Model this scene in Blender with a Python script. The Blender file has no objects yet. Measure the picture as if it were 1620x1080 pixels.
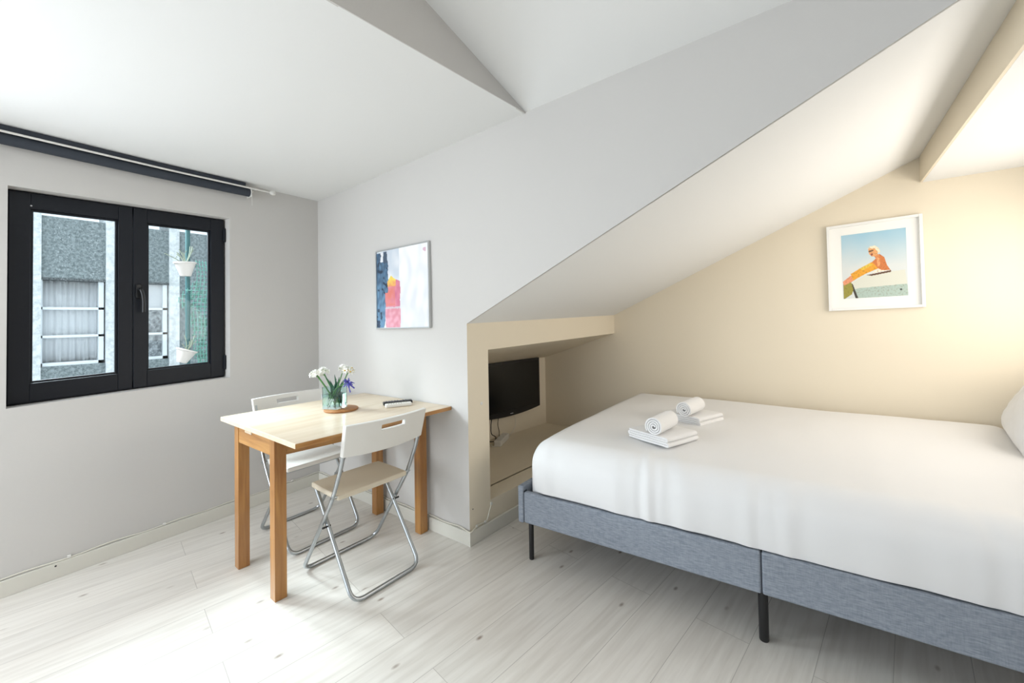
import bpy, bmesh, math, random
from mathutils import Vector, Matrix, noise
random.seed(7)
PI = math.pi
scene = bpy.context.scene
COL = scene.collection

# ------------------------------------------------------------------ camera
cd = bpy.data.cameras.new('camera'); cam = bpy.data.objects.new('camera', cd); COL.objects.link(cam)
cd.sensor_width = 36.0; cd.lens = 14.119; cd.shift_y = -0.0301; cd.clip_start = 0.02
yaw, pit, rol = -0.657278, 0.0205018, -0.0176315
fwd = Vector((math.sin(yaw)*math.cos(pit), math.cos(yaw)*math.cos(pit), math.sin(pit)))
r0 = Vector((math.cos(yaw), -math.sin(yaw), 0)); u0 = r0.cross(fwd)
rt = r0*math.cos(rol) + u0*math.sin(rol); up = -r0*math.sin(rol) + u0*math.cos(rol)
m = Matrix.Identity(4)
for i in range(3):
    m[i][0], m[i][1], m[i][2] = rt[i], up[i], -fwd[i]
m[0][3], m[1][3], m[2][3] = 0, 0, 1.22
cam.matrix_world = m
scene.camera = cam

# ------------------------------------------------------------------ colour management, world, lights
vs = scene.view_settings
vs.view_transform = 'Standard'; vs.look = 'None'; vs.gamma = 1.0; vs.use_curve_mapping = False
vs.exposure = 0.54
w = bpy.data.worlds.new('World'); scene.world = w; w.use_nodes = True
w.node_tree.nodes['Background'].inputs[0].default_value = (0.80, 0.90, 1.0, 1)
w.node_tree.nodes['Background'].inputs[1].default_value = 1.05

def area(name, loc, target, sx, sy, power, color, spread=PI):
    l = bpy.data.lights.new(name, 'AREA'); l.shape = 'RECTANGLE'; l.size = sx; l.size_y = sy
    l.energy = power; l.color = color; l.spread = spread
    o = bpy.data.objects.new(name, l); COL.objects.link(o)
    o.location = loc
    o.rotation_euler = (Vector(target)-Vector(loc)).to_track_quat('-Z', 'Y').to_euler()
    return o
# overcast sky above the facade opposite, falling in through the casement window
area('sky_over_courtyard', (-5.5, -0.75, 3.85), (-3.0, 0.46, 1.35), 3.2, 2.2, 480, (0.86, 0.93, 1.0), math.radians(110))
# cool fill light added out of view behind the camera
area('rear_fill', (-1.5, -2.12, 1.15), (-1.6, 1.6, 0.7), 1.6, 1.2, 17, (0.88, 0.94, 1.0))
area('side_fill', (-2.80, -0.85, 1.15), (0.0, 0.6, 0.30), 1.1, 1.1, 35, (0.86, 0.93, 1.0))  # second added cool fill, unseen, in front of the closed left wall
# warm room lamp out of view on the right
def point(name, loc, power, color, rad):
    l = bpy.data.lights.new(name, 'POINT'); l.energy = power; l.color = color; l.shadow_soft_size = rad
    o = bpy.data.objects.new(name, l); COL.objects.link(o); o.location = loc; return o
area('alcove_lamp', (1.08, 2.45, 1.36), (-0.8, 2.45, 1.15), 1.4, 0.85, 12.5, (1.0, 0.94, 0.86))
# ------------------------------------------------------------------ materials
def srgb(r, g, b):
    f = lambda c: (c/255)/12.92 if c/255 <= 0.04045 else ((c/255+0.055)/1.055)**2.4
    return (f(r), f(g), f(b), 1)
class NT:
    def __init__(s, name):
        s.m = bpy.data.materials.new(name); s.m.use_nodes = True
        s.t = s.m.node_tree; s.b = s.t.nodes['Principled BSDF']; s.out = s.t.nodes['Material Output']
    def n(s, typ, **kw):
        x = s.t.nodes.new(typ)
        for k, v in kw.items(): setattr(x, k, v)
        return x
    def l(s, a, b): s.t.links.new(a, b)
def plain(name, col, rough=0.5, metal=0.0, nscale=0, namp=0.0, bump=0.0, bscale=200, spec=0.5, stretch=(1,1,1), sheen=0):
    N = NT(name); b = N.b
    b.inputs['Base Color'].default_value = col; b.inputs['Roughness'].default_value = rough
    b.inputs['Metallic'].default_value = metal; b.inputs['Specular IOR Level'].default_value = spec
    if sheen: b.inputs['Sheen Weight'].default_value = sheen
    tc = N.n('ShaderNodeTexCoord'); mp = N.n('ShaderNodeMapping'); mp.inputs['Scale'].default_value = stretch
    N.l(tc.outputs['Object'], mp.inputs[0])
    if namp:
        nz = N.n('ShaderNodeTexNoise'); nz.inputs['Scale'].default_value = nscale; nz.inputs['Detail'].default_value = 4
        N.l(mp.outputs[0], nz.inputs['Vector'])
        mx = N.n('ShaderNodeMix', data_type='RGBA')
        mx.inputs[6].default_value = tuple(c*(1-namp) for c in col[:3])+(1,)
        mx.inputs[7].default_value = tuple(min(1, c*(1+namp)) for c in col[:3])+(1,)
        N.l(nz.outputs['Fac'], mx.inputs[0]); N.l(mx.outputs[2], b.inputs['Base Color'])
    if bump:
        nb = N.n('ShaderNodeTexNoise'); nb.inputs['Scale'].default_value = bscale; nb.inputs['Detail'].default_value = 3
        N.l(mp.outputs[0], nb.inputs['Vector'])
        bp = N.n('ShaderNodeBump'); bp.inputs['Strength'].default_value = bump; bp.inputs['Distance'].default_value = 0.002
        N.l(nb.outputs['Fac'], bp.inputs['Height']); N.l(bp.outputs[0], b.inputs['Normal'])
    return N.m

def wood(name, c1, c2, rough=0.4, scale=(1, 1, 1), grain=9, coat=0.0):
    N = NT(name); b = N.b; b.inputs['Roughness'].default_value = rough; b.inputs['Coat Weight'].default_value = coat
    tc = N.n('ShaderNodeTexCoord'); mp = N.n('ShaderNodeMapping'); mp.inputs['Scale'].default_value = scale
    N.l(tc.outputs['Object'], mp.inputs[0])
    nz = N.n('ShaderNodeTexNoise'); nz.inputs['Scale'].default_value = grain; nz.inputs['Detail'].default_value = 6; nz.inputs['Distortion'].default_value = 0.6
    N.l(mp.outputs[0], nz.inputs['Vector'])
    cr = N.n('ShaderNodeValToRGB'); cr.color_ramp.elements[0].position = 0.32; cr.color_ramp.elements[0].color = c1
    cr.color_ramp.elements[1].position = 0.72; cr.color_ramp.elements[1].color = c2
    N.l(nz.outputs['Fac'], cr.inputs[0]); N.l(cr.outputs[0], b.inputs['Base Color'])
    bp = N.n('ShaderNodeBump'); bp.inputs['Strength'].default_value = 0.08; bp.inputs['Distance'].default_value = 0.001
    N.l(nz.outputs['Fac'], bp.inputs['Height']); N.l(bp.outputs[0], b.inputs['Normal'])
    return N.m

def floor_mat():
    N = NT('whitewashed_planks'); b = N.b
    tc = N.n('ShaderNodeTexCoord'); mp = N.n('ShaderNodeMapping')
    mp.inputs['Rotation'].default_value = (0, 0, math.radians(90+7)); mp.inputs['Location'].default_value = (0.3, 0.07, 0)
    N.l(tc.outputs['Object'], mp.inputs[0])
    br = N.n('ShaderNodeTexBrick'); br.offset = 0.37; br.inputs['Scale'].default_value = 1.0
    br.inputs['Brick Width'].default_value = 1.38; br.inputs['Row Height'].default_value = 0.192
    br.inputs['Mortar Size'].default_value = 0.0012; br.inputs['Mortar Smooth'].default_value = 0.3
    br.inputs['Color1'].default_value = (0.25, 0.25, 0.25, 1); br.inputs['Color2'].default_value = (0.75, 0.75, 0.75, 1)
    br.inputs['Mortar'].default_value = (0.5, 0.5, 0.5, 1)
    N.l(mp.outputs[0], br.inputs['Vector'])
    # grain, shifted from plank to plank
    sc = N.n('ShaderNodeVectorMath', operation='SCALE'); sc.inputs['Scale'].default_value = 37.0
    N.l(br.outputs['Color'], sc.inputs[0])
    ad = N.n('ShaderNodeVectorMath', operation='ADD'); N.l(mp.outputs[0], ad.inputs[0]); N.l(sc.outputs[0], ad.inputs[1])
    gm = N.n('ShaderNodeMapping'); gm.inputs['Scale'].default_value = (1.1, 15, 1); N.l(ad.outputs[0], gm.inputs[0])
    g = N.n('ShaderNodeTexNoise'); g.inputs['Scale'].default_value = 3.0; g.inputs['Detail'].default_value = 7; g.inputs['Distortion'].default_value = 0.35
    N.l(gm.outputs[0], g.inputs['Vector'])
    cr = N.n('ShaderNodeValToRGB'); e = cr.color_ramp.elements
    e[0].position = 0.30; e[0].color = srgb(206, 200, 191); e[1].position = 0.62; e[1].color = srgb(221, 216, 208)
    N.l(g.outputs['Fac'], cr.inputs[0])
    # plank tone
    tone = N.n('ShaderNodeMix', data_type='RGBA', blend_type='MULTIPLY'); tone.inputs[0].default_value = 1.0
    mr = N.n('ShaderNodeMapRange'); mr.inputs['From Min'].default_value = 0.2; mr.inputs['From Max'].default_value = 0.8
    mr.inputs['To Min'].default_value = 0.93; mr.inputs['To Max'].default_value = 1.04
    N.l(br.outputs['Color'], mr.inputs['Value'])
    N.l(cr.outputs[0], tone.inputs[6]); N.l(mr.outputs[0], tone.inputs[7])
    # small knots
    km = N.n('ShaderNodeMapping'); km.inputs['Scale'].default_value = (1.7, 3.6, 1); N.l(ad.outputs[0], km.inputs[0])
    vo = N.n('ShaderNodeTexVoronoi', voronoi_dimensions='2D'); vo.inputs['Scale'].default_value = 1.3; N.l(km.outputs[0], vo.inputs['Vector'])
    kr = N.n('ShaderNodeValToRGB'); k = kr.color_ramp.elements
    k[0].position = 0.012; k[0].color = (1, 1, 1, 1); k[1].position = 0.045; k[1].color = (0, 0, 0, 1)
    N.l(vo.outputs['Distance'], kr.inputs[0])
    sel = N.n('ShaderNodeSeparateColor'); N.l(vo.outputs['Color'], sel.inputs[0])
    gt = N.n('ShaderNodeMath', operation='MULTIPLY'); N.l(sel.outputs[0], gt.inputs[0]); gt.inputs[1].default_value = 0.95
    mu = N.n('ShaderNodeMath', operation='MULTIPLY'); N.l(kr.outputs[0], mu.inputs[0]); N.l(gt.outputs[0], mu.inputs[1])
    mk = N.n('ShaderNodeMix', data_type='RGBA'); mk.inputs[7].default_value = srgb(120, 100, 84)
    N.l(mu.outputs[0], mk.inputs[0]); N.l(tone.outputs[2], mk.inputs[6])
    # seams
    ms = N.n('ShaderNodeMix', data_type='RGBA'); ms.inputs[7].default_value = srgb(128, 120, 110)
    sf = N.n('ShaderNodeMath', operation='MULTIPLY'); N.l(br.outputs['Fac'], sf.inputs[0]); sf.inputs[1].default_value = 0.55
    N.l(sf.outputs[0], ms.inputs[0]); N.l(mk.outputs[2], ms.inputs[6]); N.l(ms.outputs[2], b.inputs['Base Color'])
    b.inputs['Roughness'].default_value = 0.34; b.inputs['Specular IOR Level'].default_value = 0.6; b.inputs['Coat Weight'].default_value = 0.15; b.inputs['Coat Roughness'].default_value = 0.25
    bp = N.n('ShaderNodeBump'); bp.inputs['Strength'].default_value = 0.10; bp.inputs['Distance'].default_value = 0.002
    N.l(g.outputs['Fac'], bp.inputs['Height']); N.l(bp.outputs[0], b.inputs['Normal'])
    return N.m

def fabric_mat(name, c1, c2, sx=(40, 40, 300)):
    N = NT(name); b = N.b; b.inputs['Roughness'].default_value = 0.95; b.inputs['Specular IOR Level'].default_value = 0.15
    tc = N.n('ShaderNodeTexCoord'); facs = []
    for s in (sx, (sx[2], sx[1], sx[0])):
        mp = N.n('ShaderNodeMapping'); mp.inputs['Scale'].default_value = s; N.l(tc.outputs['Object'], mp.inputs[0])
        nz = N.n('ShaderNodeTexNoise'); nz.inputs['Scale'].default_value = 1.0; nz.inputs['Detail'].default_value = 3
        N.l(mp.outputs[0], nz.inputs['Vector']); facs.append(nz.outputs['Fac'])
    ma = N.n('ShaderNodeMath', operation='MULTIPLY_ADD'); ma.inputs[1].default_value = 0.72
    m2 = N.n('ShaderNodeMath', operation='MULTIPLY'); m2.inputs[1].default_value = 0.28
    N.l(facs[1], m2.inputs[0]); N.l(facs[0], ma.inputs[0]); N.l(m2.outputs[0], ma.inputs[2])
    cr = N.n('ShaderNodeValToRGB'); cr.color_ramp.elements[0].position = 0.36; cr.color_ramp.elements[0].color = c1
    cr.color_ramp.elements[1].position = 0.64; cr.color_ramp.elements[1].color = c2
    N.l(ma.outputs[0], cr.inputs[0]); N.l(cr.outputs[0], b.inputs['Base Color'])
    bp = N.n('ShaderNodeBump'); bp.inputs['Strength'].default_value = 0.15; bp.inputs['Distance'].default_value = 0.001
    N.l(ma.outputs[0], bp.inputs['Height']); N.l(bp.outputs[0], b.inputs['Normal'])
    return N.m

def glass_pane(name, tint=(0.93, 0.97, 0.97, 1), drops=True):
    N = NT(name); N.t.nodes.remove(N.b)
    tr = N.n('ShaderNodeBsdfTransparent'); tr.inputs[0].default_value = tint
    gl = N.n('ShaderNodeBsdfGlossy'); gl.inputs['Roughness'].default_value = 0.03
    fr = N.n('ShaderNodeFresnel'); fr.inputs['IOR'].default_value = 1.25
    mx = N.n('ShaderNodeMixShader'); N.l(fr.outputs[0], mx.inputs[0]); N.l(tr.outputs[0], mx.inputs[1]); N.l(gl.outputs[0], mx.inputs[2])
    if drops:
        tc = N.n('ShaderNodeTexCoord'); vo = N.n('ShaderNodeTexVoronoi'); vo.inputs['Scale'].default_value = 130
        N.l(tc.outputs['Object'], vo.inputs['Vector'])
        cr = N.n('ShaderNodeValToRGB'); cr.color_ramp.elements[0].position = 0.10; cr.color_ramp.elements[0].color = (1, 1, 1, 1)
        cr.color_ramp.elements[1].position = 0.34; cr.color_ramp.elements[1].color = (0, 0, 0, 1)
        N.l(vo.outputs['Distance'], cr.inputs[0])
        sp = N.n('ShaderNodeSeparateColor'); N.l(vo.outputs['Color'], sp.inputs[0])
        g = N.n('ShaderNodeMath', operation='GREATER_THAN'); g.inputs[1].default_value = 0.55; N.l(sp.outputs[0], g.inputs[0])
        mu = N.n('ShaderNodeMath', operation='MULTIPLY'); N.l(cr.outputs[0], mu.inputs[0]); N.l(g.outputs[0], mu.inputs[1])
        df = N.n('ShaderNodeBsdfTranslucent'); df.inputs[0].default_value = (0.9, 0.95, 0.97, 1)
        m2 = N.n('ShaderNodeMath', operation='MULTIPLY'); m2.inputs[1].default_value = 0.05; N.l(mu.outputs[0], m2.inputs[0])
        mx2 = N.n('ShaderNodeMixShader'); N.l(m2.outputs[0], mx2.inputs[0]); N.l(mx.outputs[0], mx2.inputs[1]); N.l(df.outputs[0], mx2.inputs[2])
        mx = mx2
    N.l(mx.outputs[0], N.out.inputs[0])
    return N.m

def stucco(name, c1, c2, scale=60):
    N = NT(name); b = N.b; b.inputs['Roughness'].default_value = 0.95
    tc = N.n('ShaderNodeTexCoord'); nz = N.n('ShaderNodeTexNoise'); nz.inputs['Scale'].default_value = scale; nz.inputs['Detail'].default_value = 5
    nz.inputs['Roughness'].default_value = 0.8
    N.l(tc.outputs['Object'], nz.inputs['Vector'])
    cr = N.n('ShaderNodeValToRGB'); cr.color_ramp.elements[0].position = 0.40; cr.color_ramp.elements[0].color = c1
    cr.color_ramp.elements[1].position = 0.60; cr.color_ramp.elements[1].color = c2
    N.l(nz.outputs['Fac'], cr.inputs[0]); N.l(cr.outputs[0], b.inputs['Base Color'])
    return N.m

def attr_mat(name, rough=0.5):
    N = NT(name); a = N.n('ShaderNodeAttribute'); a.attribute_name = 'Col'
    N.l(a.outputs['Color'], N.b.inputs['Base Color']); N.b.inputs['Roughness'].default_value = rough
    return N.m

M = {}
M['wall'] = plain('off_white_wall_paint', srgb(207, 204, 200), 0.85, nscale=1.5, namp=0.015, bump=0.12, bscale=90, spec=0.2)
M['cream'] = plain('cream_wall_paint', srgb(230, 219, 198), 0.85, nscale=1.5, namp=0.015, bump=0.12, bscale=90, spec=0.2)
M['ceil'] = plain('white_ceiling_paint', srgb(233, 233, 231), 0.9, nscale=1.2, namp=0.01, bump=0.08, bscale=80, spec=0.2)
M['base'] = plain('painted_baseboard', srgb(218, 215, 205), 0.55, nscale=6, namp=0.02)
M['floor'] = floor_mat()
M['winframe'] = plain('anthracite_window_profile', (0.007, 0.009, 0.014, 1), 0.42, spec=0.3, bump=0.03, nscale=20, namp=0.05)
M['black'] = plain('black_plastic', (0.008, 0.008, 0.009, 1), 0.35)
M['blackmetal'] = plain('black_metal_leg', (0.008, 0.008, 0.009, 1), 0.4)
M['screen'] = plain('tv_screen', (0.004, 0.004, 0.005, 1), 0.16)
M['white_pl'] = plain('white_plastic', srgb(226, 224, 218), 0.45, bump=0.05, bscale=120)
M['seat_pl'] = plain('ivory_plastic_seat', srgb(214, 203, 182), 0.5, bump=0.1, bscale=200)
M['chrome'] = plain('galvanised_tube', (0.45, 0.48, 0.50, 1), 0.28, metal=1.0, nscale=30, namp=0.1)
M['top'] = wood('pale_birch_top', srgb(208, 188, 160), srgb(224, 209, 187), 0.34, (9, 0.7, 9), 2.2, 0.1)
M['leg'] = wood('honey_oak_leg', srgb(148, 96, 42), srgb(186, 134, 70), 0.34, (14, 14, 1.0), 2.6, 0.5)
M['apron'] = wood('honey_oak_apron', srgb(156, 104, 48), srgb(194, 144, 80), 0.34, (1.5, 1.5, 16), 2.4, 0.5)
M['coaster'] = wood('oiled_wood_disc', srgb(146, 96, 50), srgb(182, 130, 76), 0.5, (3, 12, 3), 3)
M['pageframe'] = plain('white_lacquered_frame', srgb(236, 235, 231), 0.4)
M['silverframe'] = plain('pale_silver_frame', srgb(196, 197, 196), 0.3, metal=0.5)
M['mat'] = plain('white_passepartout', srgb(240, 239, 234), 0.8)
M['greyfab'] = fabric_mat('grey_melange_upholstery', srgb(124, 131, 141), srgb(152, 158, 167))
M['linen'] = plain('white_cotton', srgb(232, 231, 230), 0.9, bump=0.10, bscale=40, spec=0.15, nscale=3, namp=0.01)
M['terry'] = plain('white_terry_cloth', srgb(240, 239, 238), 0.95, bump=0.9, bscale=420, spec=0.1, sheen=0.3)
M['cable_w'] = plain('white_cable', srgb(222, 218, 205), 0.5)
M['cable_b'] = plain('dark_cable', (0.02, 0.016, 0.014, 1), 0.5)
M['cable_br'] = plain('brown_cable', (0.10, 0.07, 0.04, 1), 0.5)
M['hole'] = plain('dark_hole', (0.03, 0.028, 0.025, 1), 0.8)
M['blindfab'] = plain('anthracite_blind_fabric', (0.035, 0.042, 0.055, 1), 0.8, bump=0.2, bscale=500)
M['pane'] = glass_pane('rain_specked_glass')
M['clear'] = glass_pane('picture_glass', (0.99, 0.99, 0.99, 1), False)
M['stem'] = plain('flower_stem_green', srgb(74, 128, 60), 0.5, nscale=40, namp=0.2)
M['leaf'] = plain('dark_leaf_green', srgb(34, 84, 58), 0.45, nscale=40, namp=0.25)
M['petal_w'] = plain('white_petal', srgb(240, 240, 232), 0.6)
M['petal_y'] = plain('flower_eye_yellow', srgb(206, 170, 70), 0.6)
M['petal_p'] = plain('violet_petal', srgb(82, 78, 168), 0.6, nscale=60, namp=0.2)
M['silver'] = plain('silver_mark', (0.6, 0.6, 0.62, 1), 0.4)
M['grey_st'] = stucco('grey_roughcast', srgb(92, 100, 102), srgb(138, 146, 148), 34)
M['white_st'] = stucco('white_facade_render', srgb(178, 181, 183), srgb(212, 214, 216), 14)
M['dark_drip'] = stucco('dark_drip_edge', srgb(50, 52, 54), srgb(110, 114, 116), 60)
M['facwin'] = plain('white_facade_window_frame', srgb(214, 218, 222), 0.6)
M['curtain'] = plain('white_net_curtain', srgb(190, 192, 196), 0.9, nscale=8, namp=0.08, stretch=(1, 6, 0.6))
M['frost'] = stucco('dimpled_privacy_glass', srgb(84, 90, 96), srgb(160, 166, 170), 22)
M['teal'] = plain('dark_teal_pipe', srgb(28, 74, 76), 0.5, nscale=10, namp=0.2)
M['net'] = plain('green_plastic_mesh', srgb(84, 140, 128), 0.5)
M['pot'] = plain('pale_clay_pot', srgb(176, 166, 160), 0.8, nscale=12, namp=0.08)
M['twig'] = plain('dry_twig', srgb(120, 126, 110), 0.8)
M['vine'] = plain('grey_green_foliage', srgb(92, 122, 112), 0.7, nscale=14, namp=0.3)
M['pave'] = stucco('courtyard_paving', srgb(110, 112, 112), srgb(140, 140, 138), 8)
def glass_real(name, col, ior=1.45):
    N = NT(name); b = N.b; b.inputs['Base Color'].default_value = col; b.inputs['Roughness'].default_value = 0.02
    b.inputs['Transmission Weight'].default_value = 1.0; b.inputs['IOR'].default_value = ior; return N.m
M['vase'] = glass_real('aqua_glass', (0.80, 0.96, 0.94, 1))
M['water'] = glass_real('water', (0.80, 0.95, 0.93, 1), 1.33)

# ------------------------------------------------------------------ mesh helpers
class MB:
    def __init__(s): s.v = []; s.f = []
    def add(s, vs_, fs):
        o = len(s.v); s.v += [tuple(p) for p in vs_]; s.f += [tuple(i+o for i in f) for f in fs]; return s
    def box(s, x0, x1, y0, y1, z0, z1, mat=None):
        p = [Vector((x, y, z)) for z in (z0, z1) for y in (y0, y1) for x in (x0, x1)]
        if mat: p = [mat @ q for q in p]
        return s.add(p, [(0, 2, 3, 1), (4, 5, 7, 6), (0, 1, 5, 4), (2, 6, 7, 3), (0, 4, 6, 2), (1, 3, 7, 5)])
    def hexa(s, bot, top):   # four bottom corners (ccw), four top corners
        return s.add(list(bot)+list(top), [(3, 2, 1, 0), (4, 5, 6, 7), (0, 1, 5, 4), (1, 2, 6, 5), (2, 3, 7, 6), (3, 0, 4, 7)])
    def poly(s, pts): return s.add(pts, [tuple(range(len(pts)))])
    def tube(s, path, r, n=12, closed=False, cap=True, radii=None):
        path = [Vector(p) for p in path]; N = len(path); rings = []; prev = None
        for i, p in enumerate(path):
            if closed: t = path[(i+1) % N]-path[i-1]
            else: t = path[min(i+1, N-1)]-path[max(i-1, 0)]
            t.normalize()
            if prev is None:
                a = Vector((0, 0, 1)) if abs(t.z) < 0.9 else Vector((1, 0, 0))
                prev = t.cross(a).normalized()
            prev = (prev - t*prev.dot(t)).normalized(); b = t.cross(prev)
            rr = radii[i] if radii else r
            rings.append([p+(prev*math.cos(2*PI*k/n)+b*math.sin(2*PI*k/n))*rr for k in range(n)])
        vs_ = [q for R in rings for q in R]; fs = []
        for i in range(N if closed else N-1):
            j = (i+1) % N
            for k in range(n):
                k2 = (k+1) % n; fs.append((i*n+k, i*n+k2, j*n+k2, j*n+k))
        if cap and not closed:
            fs.append(tuple(reversed(range(n)))); fs.append(tuple((N-1)*n+k for k in range(n)))
        return s.add(vs_, fs)
    def lathe(s, prof, c=(0, 0, 0), n=32, axis='Z', cap=True):
        vs_ = []; fs = []
        for r, h in prof:
            for k in range(n):
                a = 2*PI*k/n; x, y = r*math.cos(a), r*math.sin(a)
                q = {'Z': (x, y, h), 'Y': (x, h, y), 'X': (h, x, y)}[axis]
                vs_.append((q[0]+c[0], q[1]+c[1], q[2]+c[2]))
        for i in range(len(prof)-1):
            for k in range(n):
                k2 = (k+1) % n; fs.append((i*n+k, i*n+k2, (i+1)*n+k2, (i+1)*n+k))
        if cap:
            fs.append(tuple(reversed(range(n)))); fs.append(tuple((len(prof)-1)*n+k for k in range(n)))
        return s.add(vs_, fs)
    def sphere(s, c, r, nu=10, nv=6, sc=(1, 1, 1)):
        vs_ = [(c[0], c[1], c[2]+r*sc[2])]; fs = []
        for i in range(1, nv):
            t = PI*i/nv
            for k in range(nu):
                a = 2*PI*k/nu
                vs_.append((c[0]+r*sc[0]*math.sin(t)*math.cos(a), c[1]+r*sc[1]*math.sin(t)*math.sin(a), c[2]+r*sc[2]*math.cos(t)))
        vs_.append((c[0], c[1], c[2]-r*sc[2]))
        for k in range(nu): fs.append((0, 1+k, 1+(k+1) % nu))
        for i in range(nv-2):
            for k in range(nu):
                a = 1+i*nu+k; b = 1+i*nu+(k+1) % nu; fs.append((a, a+nu, b+nu, b))
        L = len(vs_)-1; o = 1+(nv-2)*nu
        for k in range(nu): fs.append((L, o+(k+1) % nu, o+k))
        return s.add(vs_, fs)
    def build(s, name, mat, parent=None, smooth=False, bevel=0, subsurf=0, loc=None, angle=35):
        me = bpy.data.meshes.new(name); me.from_pydata(s.v, [], s.f); me.update()
        bm = bmesh.new(); bm.from_mesh(me); bmesh.ops.recalc_face_normals(bm, faces=bm.faces); bm.to_mesh(me); bm.free()
        o = bpy.data.objects.new(name, me); COL.objects.link(o); me.materials.append(mat)
        if smooth:
            for p in me.polygons: p.use_smooth = True
            if angle < 180: me.set_sharp_from_angle(angle=math.radians(angle))
        if bevel:
            b = o.modifiers.new('bevel', 'BEVEL'); b.width = bevel; b.segments = 2; b.limit_method = 'ANGLE'
        if subsurf:
            b = o.modifiers.new('sub', 'SUBSURF'); b.levels = subsurf; b.render_levels = subsurf
        if loc: o.location = loc
        if parent: o.parent = parent
        return o
def thing(name, label, cat, loc=(0, 0, 0), rz=0, group=None):
    o = bpy.data.objects.new(name, None); COL.objects.link(o); o.location = loc; o.rotation_euler = (0, 0, rz)
    o.empty_display_size = 0.05
    return tag(o, label, cat, group)
def tag(o, label, cat, group=None):
    o['label'] = label; o['category'] = cat
    if group: o['group'] = group
    return o
def struct(o): o['kind'] = 'structure'; return o
def round_path(pts, r, seg=6, closed=False):
    pts = [Vector(p) for p in pts]; out = []; N = len(pts)
    for i, p in enumerate(pts):
        if not closed and i in (0, N-1): out.append(p); continue
        a = (pts[i-1]-p); b = (pts[(i+1) % N]-p); rr = min(r, a.length*0.45, b.length*0.45)
        p0 = p+a.normalized()*rr; p2 = p+b.normalized()*rr
        for k in range(seg+1):
            t = k/seg; out.append(p0*(1-t)**2+p*2*t*(1-t)+p2*t*t)
    return out
def spline(pts, seg=8):
    pts = [Vector(p) for p in pts]; out = []
    P_ = [pts[0]]+pts+[pts[-1]]
    for i in range(1, len(P_)-2):
        for k in range(seg):
            t = k/seg; a, b, c, d = P_[i-1], P_[i], P_[i+1], P_[i+2]
            out.append(0.5*((2*b)+(c-a)*t+(2*a-5*b+4*c-d)*t*t+(3*b-a-3*c+d)*t**3))
    out.append(pts[-1]); return out

# ------------------------------------------------------------------ room shell
YD = 3.36                     # wall behind the bed
def ceil_z(x, y):             # the flat ceiling, very slightly out of level
    t = (x+3.07)/1.957
    y = max(y, 0.55)
    return 2.160+0.054*t+(0.0165+0.0435*t)*(y-1.573)
WA0 = Vector((-2.975, 0.03, 0)); WA1 = Vector((-3.075, 1.54, 0))
dA = (WA1-WA0).normalized(); nA = Vector((-dA.y, dA.x, 0))
def WA(s_, z, r=0): return WA0+dA*s_+nA*r+Vector((0, 0, z))
CB0 = Vector((-3.075, 1.54, 0)); CB1 = Vector((-1.540, 1.588, 0))   # wall with the small picture
dB = (CB1-CB0).normalized(); nB = Vector((-dB.y, dB.x, 0))           # nB points away from the room
def wb_y(x): return CB0.y+(x-CB0.x)*dB.y/dB.x if x < -1.54 else 1.588
CC0 = Vector((-1.540, 1.588, 0)); CC1 = Vector((-1.455, YD, 0))
def cx_(y): return CC0.x+(y-CC0.y)*(CC1.x-CC0.x)/(CC1.y-CC0.y)

XR = 1.12; YN = -2.25
# floor
fb = MB(); fb.box(-3.4, XR+0.1, YN-0.1, YD+0.1, -0.08, 0.0)
struct(fb.build('floor', M['floor']))

# window wall with its opening (the opening rises slightly to the right like the frame)
sh = 0.029
def wz(z, s_): return z+sh*s_
S0, S1, Z0, Z1 = 0.012, 0.914, 0.848, 1.881
wa = MB()
def slabA(s0, s1, z0f, z1f):
    b = [WA(s0, z0f(s0)), WA(s1, z0f(s1)), WA(s1, z0f(s1), 0.22), WA(s0, z0f(s0), 0.22)]
    t = [WA(s0, z1f(s0)), WA(s1, z1f(s1)), WA(s1, z1f(s1), 0.22), WA(s0, z1f(s0), 0.22)]
    wa.hexa(b, t)
lo = lambda s_: -0.05
hi = lambda s_: 2.45
wb_ = lambda s_: wz(Z0, s_)
wt_ = lambda s_: wz(Z1, s_)
slabA(-2.45, S0, lo, hi); slabA(S1, 1.75, lo, hi); slabA(S0, S1, lo, wb_); slabA(S0, S1, wt_, hi)
struct(wa.build('wall_left', M['wall']))

# wall with small picture + gable above the slope (one continuous face, 6 cm thick upstand behind)
def slope_z(x): return 1.252+0.4645*(x+1.424)
def topz(x): return 2.60
gb = MB()
fp = [CB0+Vector((0, 0, -0.05)), CB1+Vector((0, 0, -0.05)), CB1+Vector((0, 0, slope_z(-1.54)))]
fp += [Vector((0.49, 1.588, slope_z(0.49))), Vector((0.49, 1.588, 1.985)), Vector((XR+0.05, 1.588, 1.985)), Vector((XR+0.05, 1.588, 2.75)), Vector((-3.075, 1.54, 2.75))]
bk = [p+Vector((0, 0.012, 0)) for p in fp]
k = len(fp); gb.add(fp+bk, [tuple(range(k)), tuple(reversed(range(k, 2*k)))]+[(i, (i+1) % k, (i+1) % k+k, i+k) for i in range(k)])
struct(gb.build('wall_back', M['wall']))

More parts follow.
